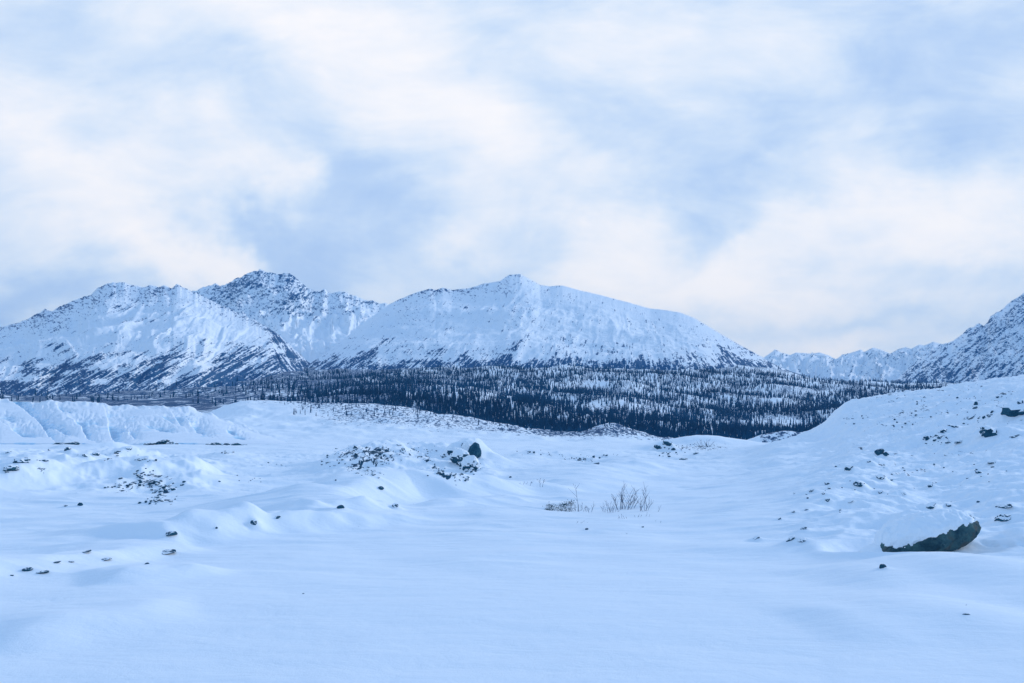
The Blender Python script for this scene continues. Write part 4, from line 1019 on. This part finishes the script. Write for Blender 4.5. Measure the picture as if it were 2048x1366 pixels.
def build_forest():
    rng = np.random.RandomState(5)
    N = 150000
    px = rng.uniform(-80, 2150, N); L = rng.uniform(math.log(470), math.log(2500), N); D = np.exp(L)
    r0 = base_row(px, L); r1 = base_row(px, L + .02); slope = np.clip((r0 - r1) / .02, 2, 400)   # rows per log distance
    X = (px - 1024) / F * D
    # density of the wood in map coordinates
    row = r0
    band = fbm(X / 240, D / 330, 4, 501) ; fine = fbm(X / 60, D / 90, 3, 502)
    diag = ridged((X - D * .55) / 130, (X + D) / 1200, 3, 503)
    left = 1 - sstep(px, 1000, 1250)
    dens = .58 + .75 * band * (1 - .4 * left) + .32 * fine + .55 * (diag - .1) * left
    dens += blobs(px, row, [(1500,868,180,14,0,.7),(1250,868,200,9,-4,.8),(1000,838,160,9,-14,.8),(1150,862,90,8,-8,.6),(1650,768,300,7,0,1.0),(1400,752,250,8,0,.6),(1100,750,350,8,0,.6),(850,752,150,10,0,.3),(800,806,250,7,-6,.7),
        (1600,822,170,7,0,.9),(1350,795,150,7,5,.3),(1700,800,100,6,3,.5),(1480,790,120,4,0,.2),
        (1230,825,170,16,5,-.40),(1000,790,60,14,35,-.5),(880,795,80,12,30,-.4),(1560,838,110,6,0,-.5),(1300,815,160,14,0,-.25),(1600,786,200,5,-2,-.6),(1420,812,90,8,0,-.2),(1450,835,60,8,0,.3),(1420,858,60,6,0,-.6),(1580,872,60,5,0,-.4),(1310,862,50,5,0,-.4)])
    dens *= sstep(px, 520, 760) * .75 + .17 * sstep(px, 430, 540) + .08
    # spruces thin out above the tree line
    top = np.interp(px, [0, 700, 900, 1200, 1500, 1600, 2100], [785, 755, 742, 742, 744, 752, 765])
    top = top + 9 * fbm(px / 50, px * 0, 4, 505)
    dens *= 1 - .97 * sstep(top - row, -6, 9)
    bot = np.interp(px, [400, 620, 850, 1000, 1150, 1280, 1400, 2100], [812, 822, 842, 866, 884, 888, 888, 890])
    dens *= sstep(bot - row, -2, 1)
    acc = rng.uniform(0, 1, N) < np.clip(dens, 0, 1.1) * np.clip(slope / 160, .12, 1) * np.interp(D, [500, 900, 2400], [.55, .75, 1.0])
    # scattered trees on the moraine in front
    M = 420
    pm = rng.uniform(560, 1460, M); Dm = rng.uniform(300, 440, M)
    px = np.concatenate([px[acc], pm]); D = np.concatenate([D[acc], Dm]); small = np.concatenate([np.zeros(acc.sum()), np.ones(M)])
    X = (px - 1024) / F * D
    Z = height_at(X, D)
    H = np.where(small > 0, rng.uniform(1.2, 3.0, len(X)), np.clip(3.2 + 9.5 * rng.beta(1.7, 2.3, len(X)), 2.5, 13.5) * np.interp(D, [500, 1000, 2400], [.92, 1.0, 1.15]))
    Wd = rng.uniform(.75, 1.35, len(X)) * np.interp(D, [500, 2400], [.85, 1.0]); yaw = rng.uniform(0, 6.28, len(X))
    # the 300 largest in view are trees of their own
    inview = (px > 0) & (px < 2048) & (small < 1)
    j = np.array([int(np.argmin(np.abs(phis - a))) for a in np.arctan((px - 1024) / F)])
    # hidden behind nearer ground?
    k = np.searchsorted(rr, np.hypot(X, D)) - 1
    cummin = np.minimum.accumulate(np.where(GD > 3, GROW, 1e9), axis=0)
    toprow = HOR - F * (Z + H) / D
    vis = inview & (toprow < cummin[np.clip(k - 3, 0, None), j] - 3) & (HOR - F * (Z + H * .5) / D < cummin[np.clip(k - 3, 0, None), j])
    score = np.where(vis, H / D, -1)
    order = np.argsort(-score); ind = order[:300]; rest = order[300:]
    kinds = []
    for s in range(6):
        V, T = spruce_parts(40 + s, 8, 7)
        me = mesh_np('crown', V, T, None, False); me.materials.append(M_needle)
        b = ([], []); add_tube(b, [(0, 0, -.03), (0, 0, .3), (0, 0, .9)], .014, .003, 6)
        tm = bucket_mesh('trunk', b); tm.materials.append(M_bark)
        kinds.append((me, tm))
    def label_for(p_, D_):
        if p_ < 1000: z = 'left part'
        elif p_ < 1300: z = 'middle part'
        else: z = 'right part'
        return 'slender dark spruce in the front rows of the forest, %s of its lower edge' % z
    for n_, i in enumerate(ind):
        root = bpy.data.objects.new('spruce_tree', None); COL.objects.link(root)
        root.location = (X[i], D[i], Z[i]); root.rotation_euler = (0, 0, yaw[i]); w = H[i] * Wd[i]
        root.scale = (w, w, H[i])
        lb = label_for(px[i], D[i]); tag(root, lb, 'tree', 'spruces at the lower edge of the forest, ' + lb.split(', ')[1])
        me, tm = kinds[n_ % 6]
        c = bpy.data.objects.new('crown', me); COL.objects.link(c); c.parent = root
        t = bpy.data.objects.new('trunk', tm); COL.objects.link(t); t.parent = root
    lows = [spruce_low(70 + s) for s in range(8)]; mids = [spruce_parts(90 + s, 6, 5) for s in range(6)]
    VV = []; TT = []; off = 0
    for protos, sel in ((mids, rest[D[rest] < 900]), (lows, rest[D[rest] >= 900])):
        for s, (V, T) in enumerate(protos):
            q = sel[s::len(protos)]
            if not len(q): continue
            c, sn = np.cos(yaw[q])[:, None], np.sin(yaw[q])[:, None]; w = (H[q] * Wd[q])[:, None]
            vx = (V[:, 0] * c - V[:, 1] * sn) * w + X[q][:, None]; vy = (V[:, 0] * sn + V[:, 1] * c) * w + D[q][:, None]; vz = V[:, 2] * H[q][:, None] + Z[q][:, None]
            VV.append(np.stack([vx, vy, vz], -1).reshape(-1, 3)); n = len(q)
            TT.append((T[None] + (np.arange(n) * len(V))[:, None, None] + off).reshape(-1, 3)); off += n * len(V)
    me = mesh_np('forest', np.concatenate(VV), np.concatenate(TT), None, False); me.materials.append(M_needle)
    o = bpy.data.objects.new('spruce_forest', me); COL.objects.link(o)
    tag(o, 'dense dark spruce forest covering the lower mountain slope', 'forest', kind='stuff')
    print('trees', len(X))
build_forest()

# ------------------------------------------------------------------ haze
if HAZE_DENSITY > 0:
    bm = bmesh.new(); bmesh.ops.create_cube(bm, size=1)
    x0, x1, y0, y1 = -9000, 9000, -600, 12500
    zlo = float(GZ.min()) - 1; zhi = 1030.0
    x0, x1, y0, y1 = -12600, 12600, -12600, 12600
    for v in bm.verts: v.co = Vector(((v.co.x + .5) * (x1 - x0) + x0, (v.co.y + .5) * (y1 - y0) + y0, (v.co.z + .5) * (zhi - zlo) + zlo))
    me = bpy.data.meshes.new('haze'); bm.to_mesh(me); bm.free()
    mh = bpy.data.materials.new('haze'); mh.use_nodes = True; nt = mh.node_tree; nt.nodes.clear()
    out = nt.nodes.new('ShaderNodeOutputMaterial'); pv = nt.nodes.new('ShaderNodeVolumePrincipled')
    pv.inputs['Color'].default_value = (.40, .70, 1, 1); pv.inputs['Density'].default_value = HAZE_DENSITY
    nt.links.new(pv.outputs[0], out.inputs['Volume'])
    hz = link('haze', me, mh); tag(hz, 'thin blue winter haze in the air', 'haze', kind='stuff')
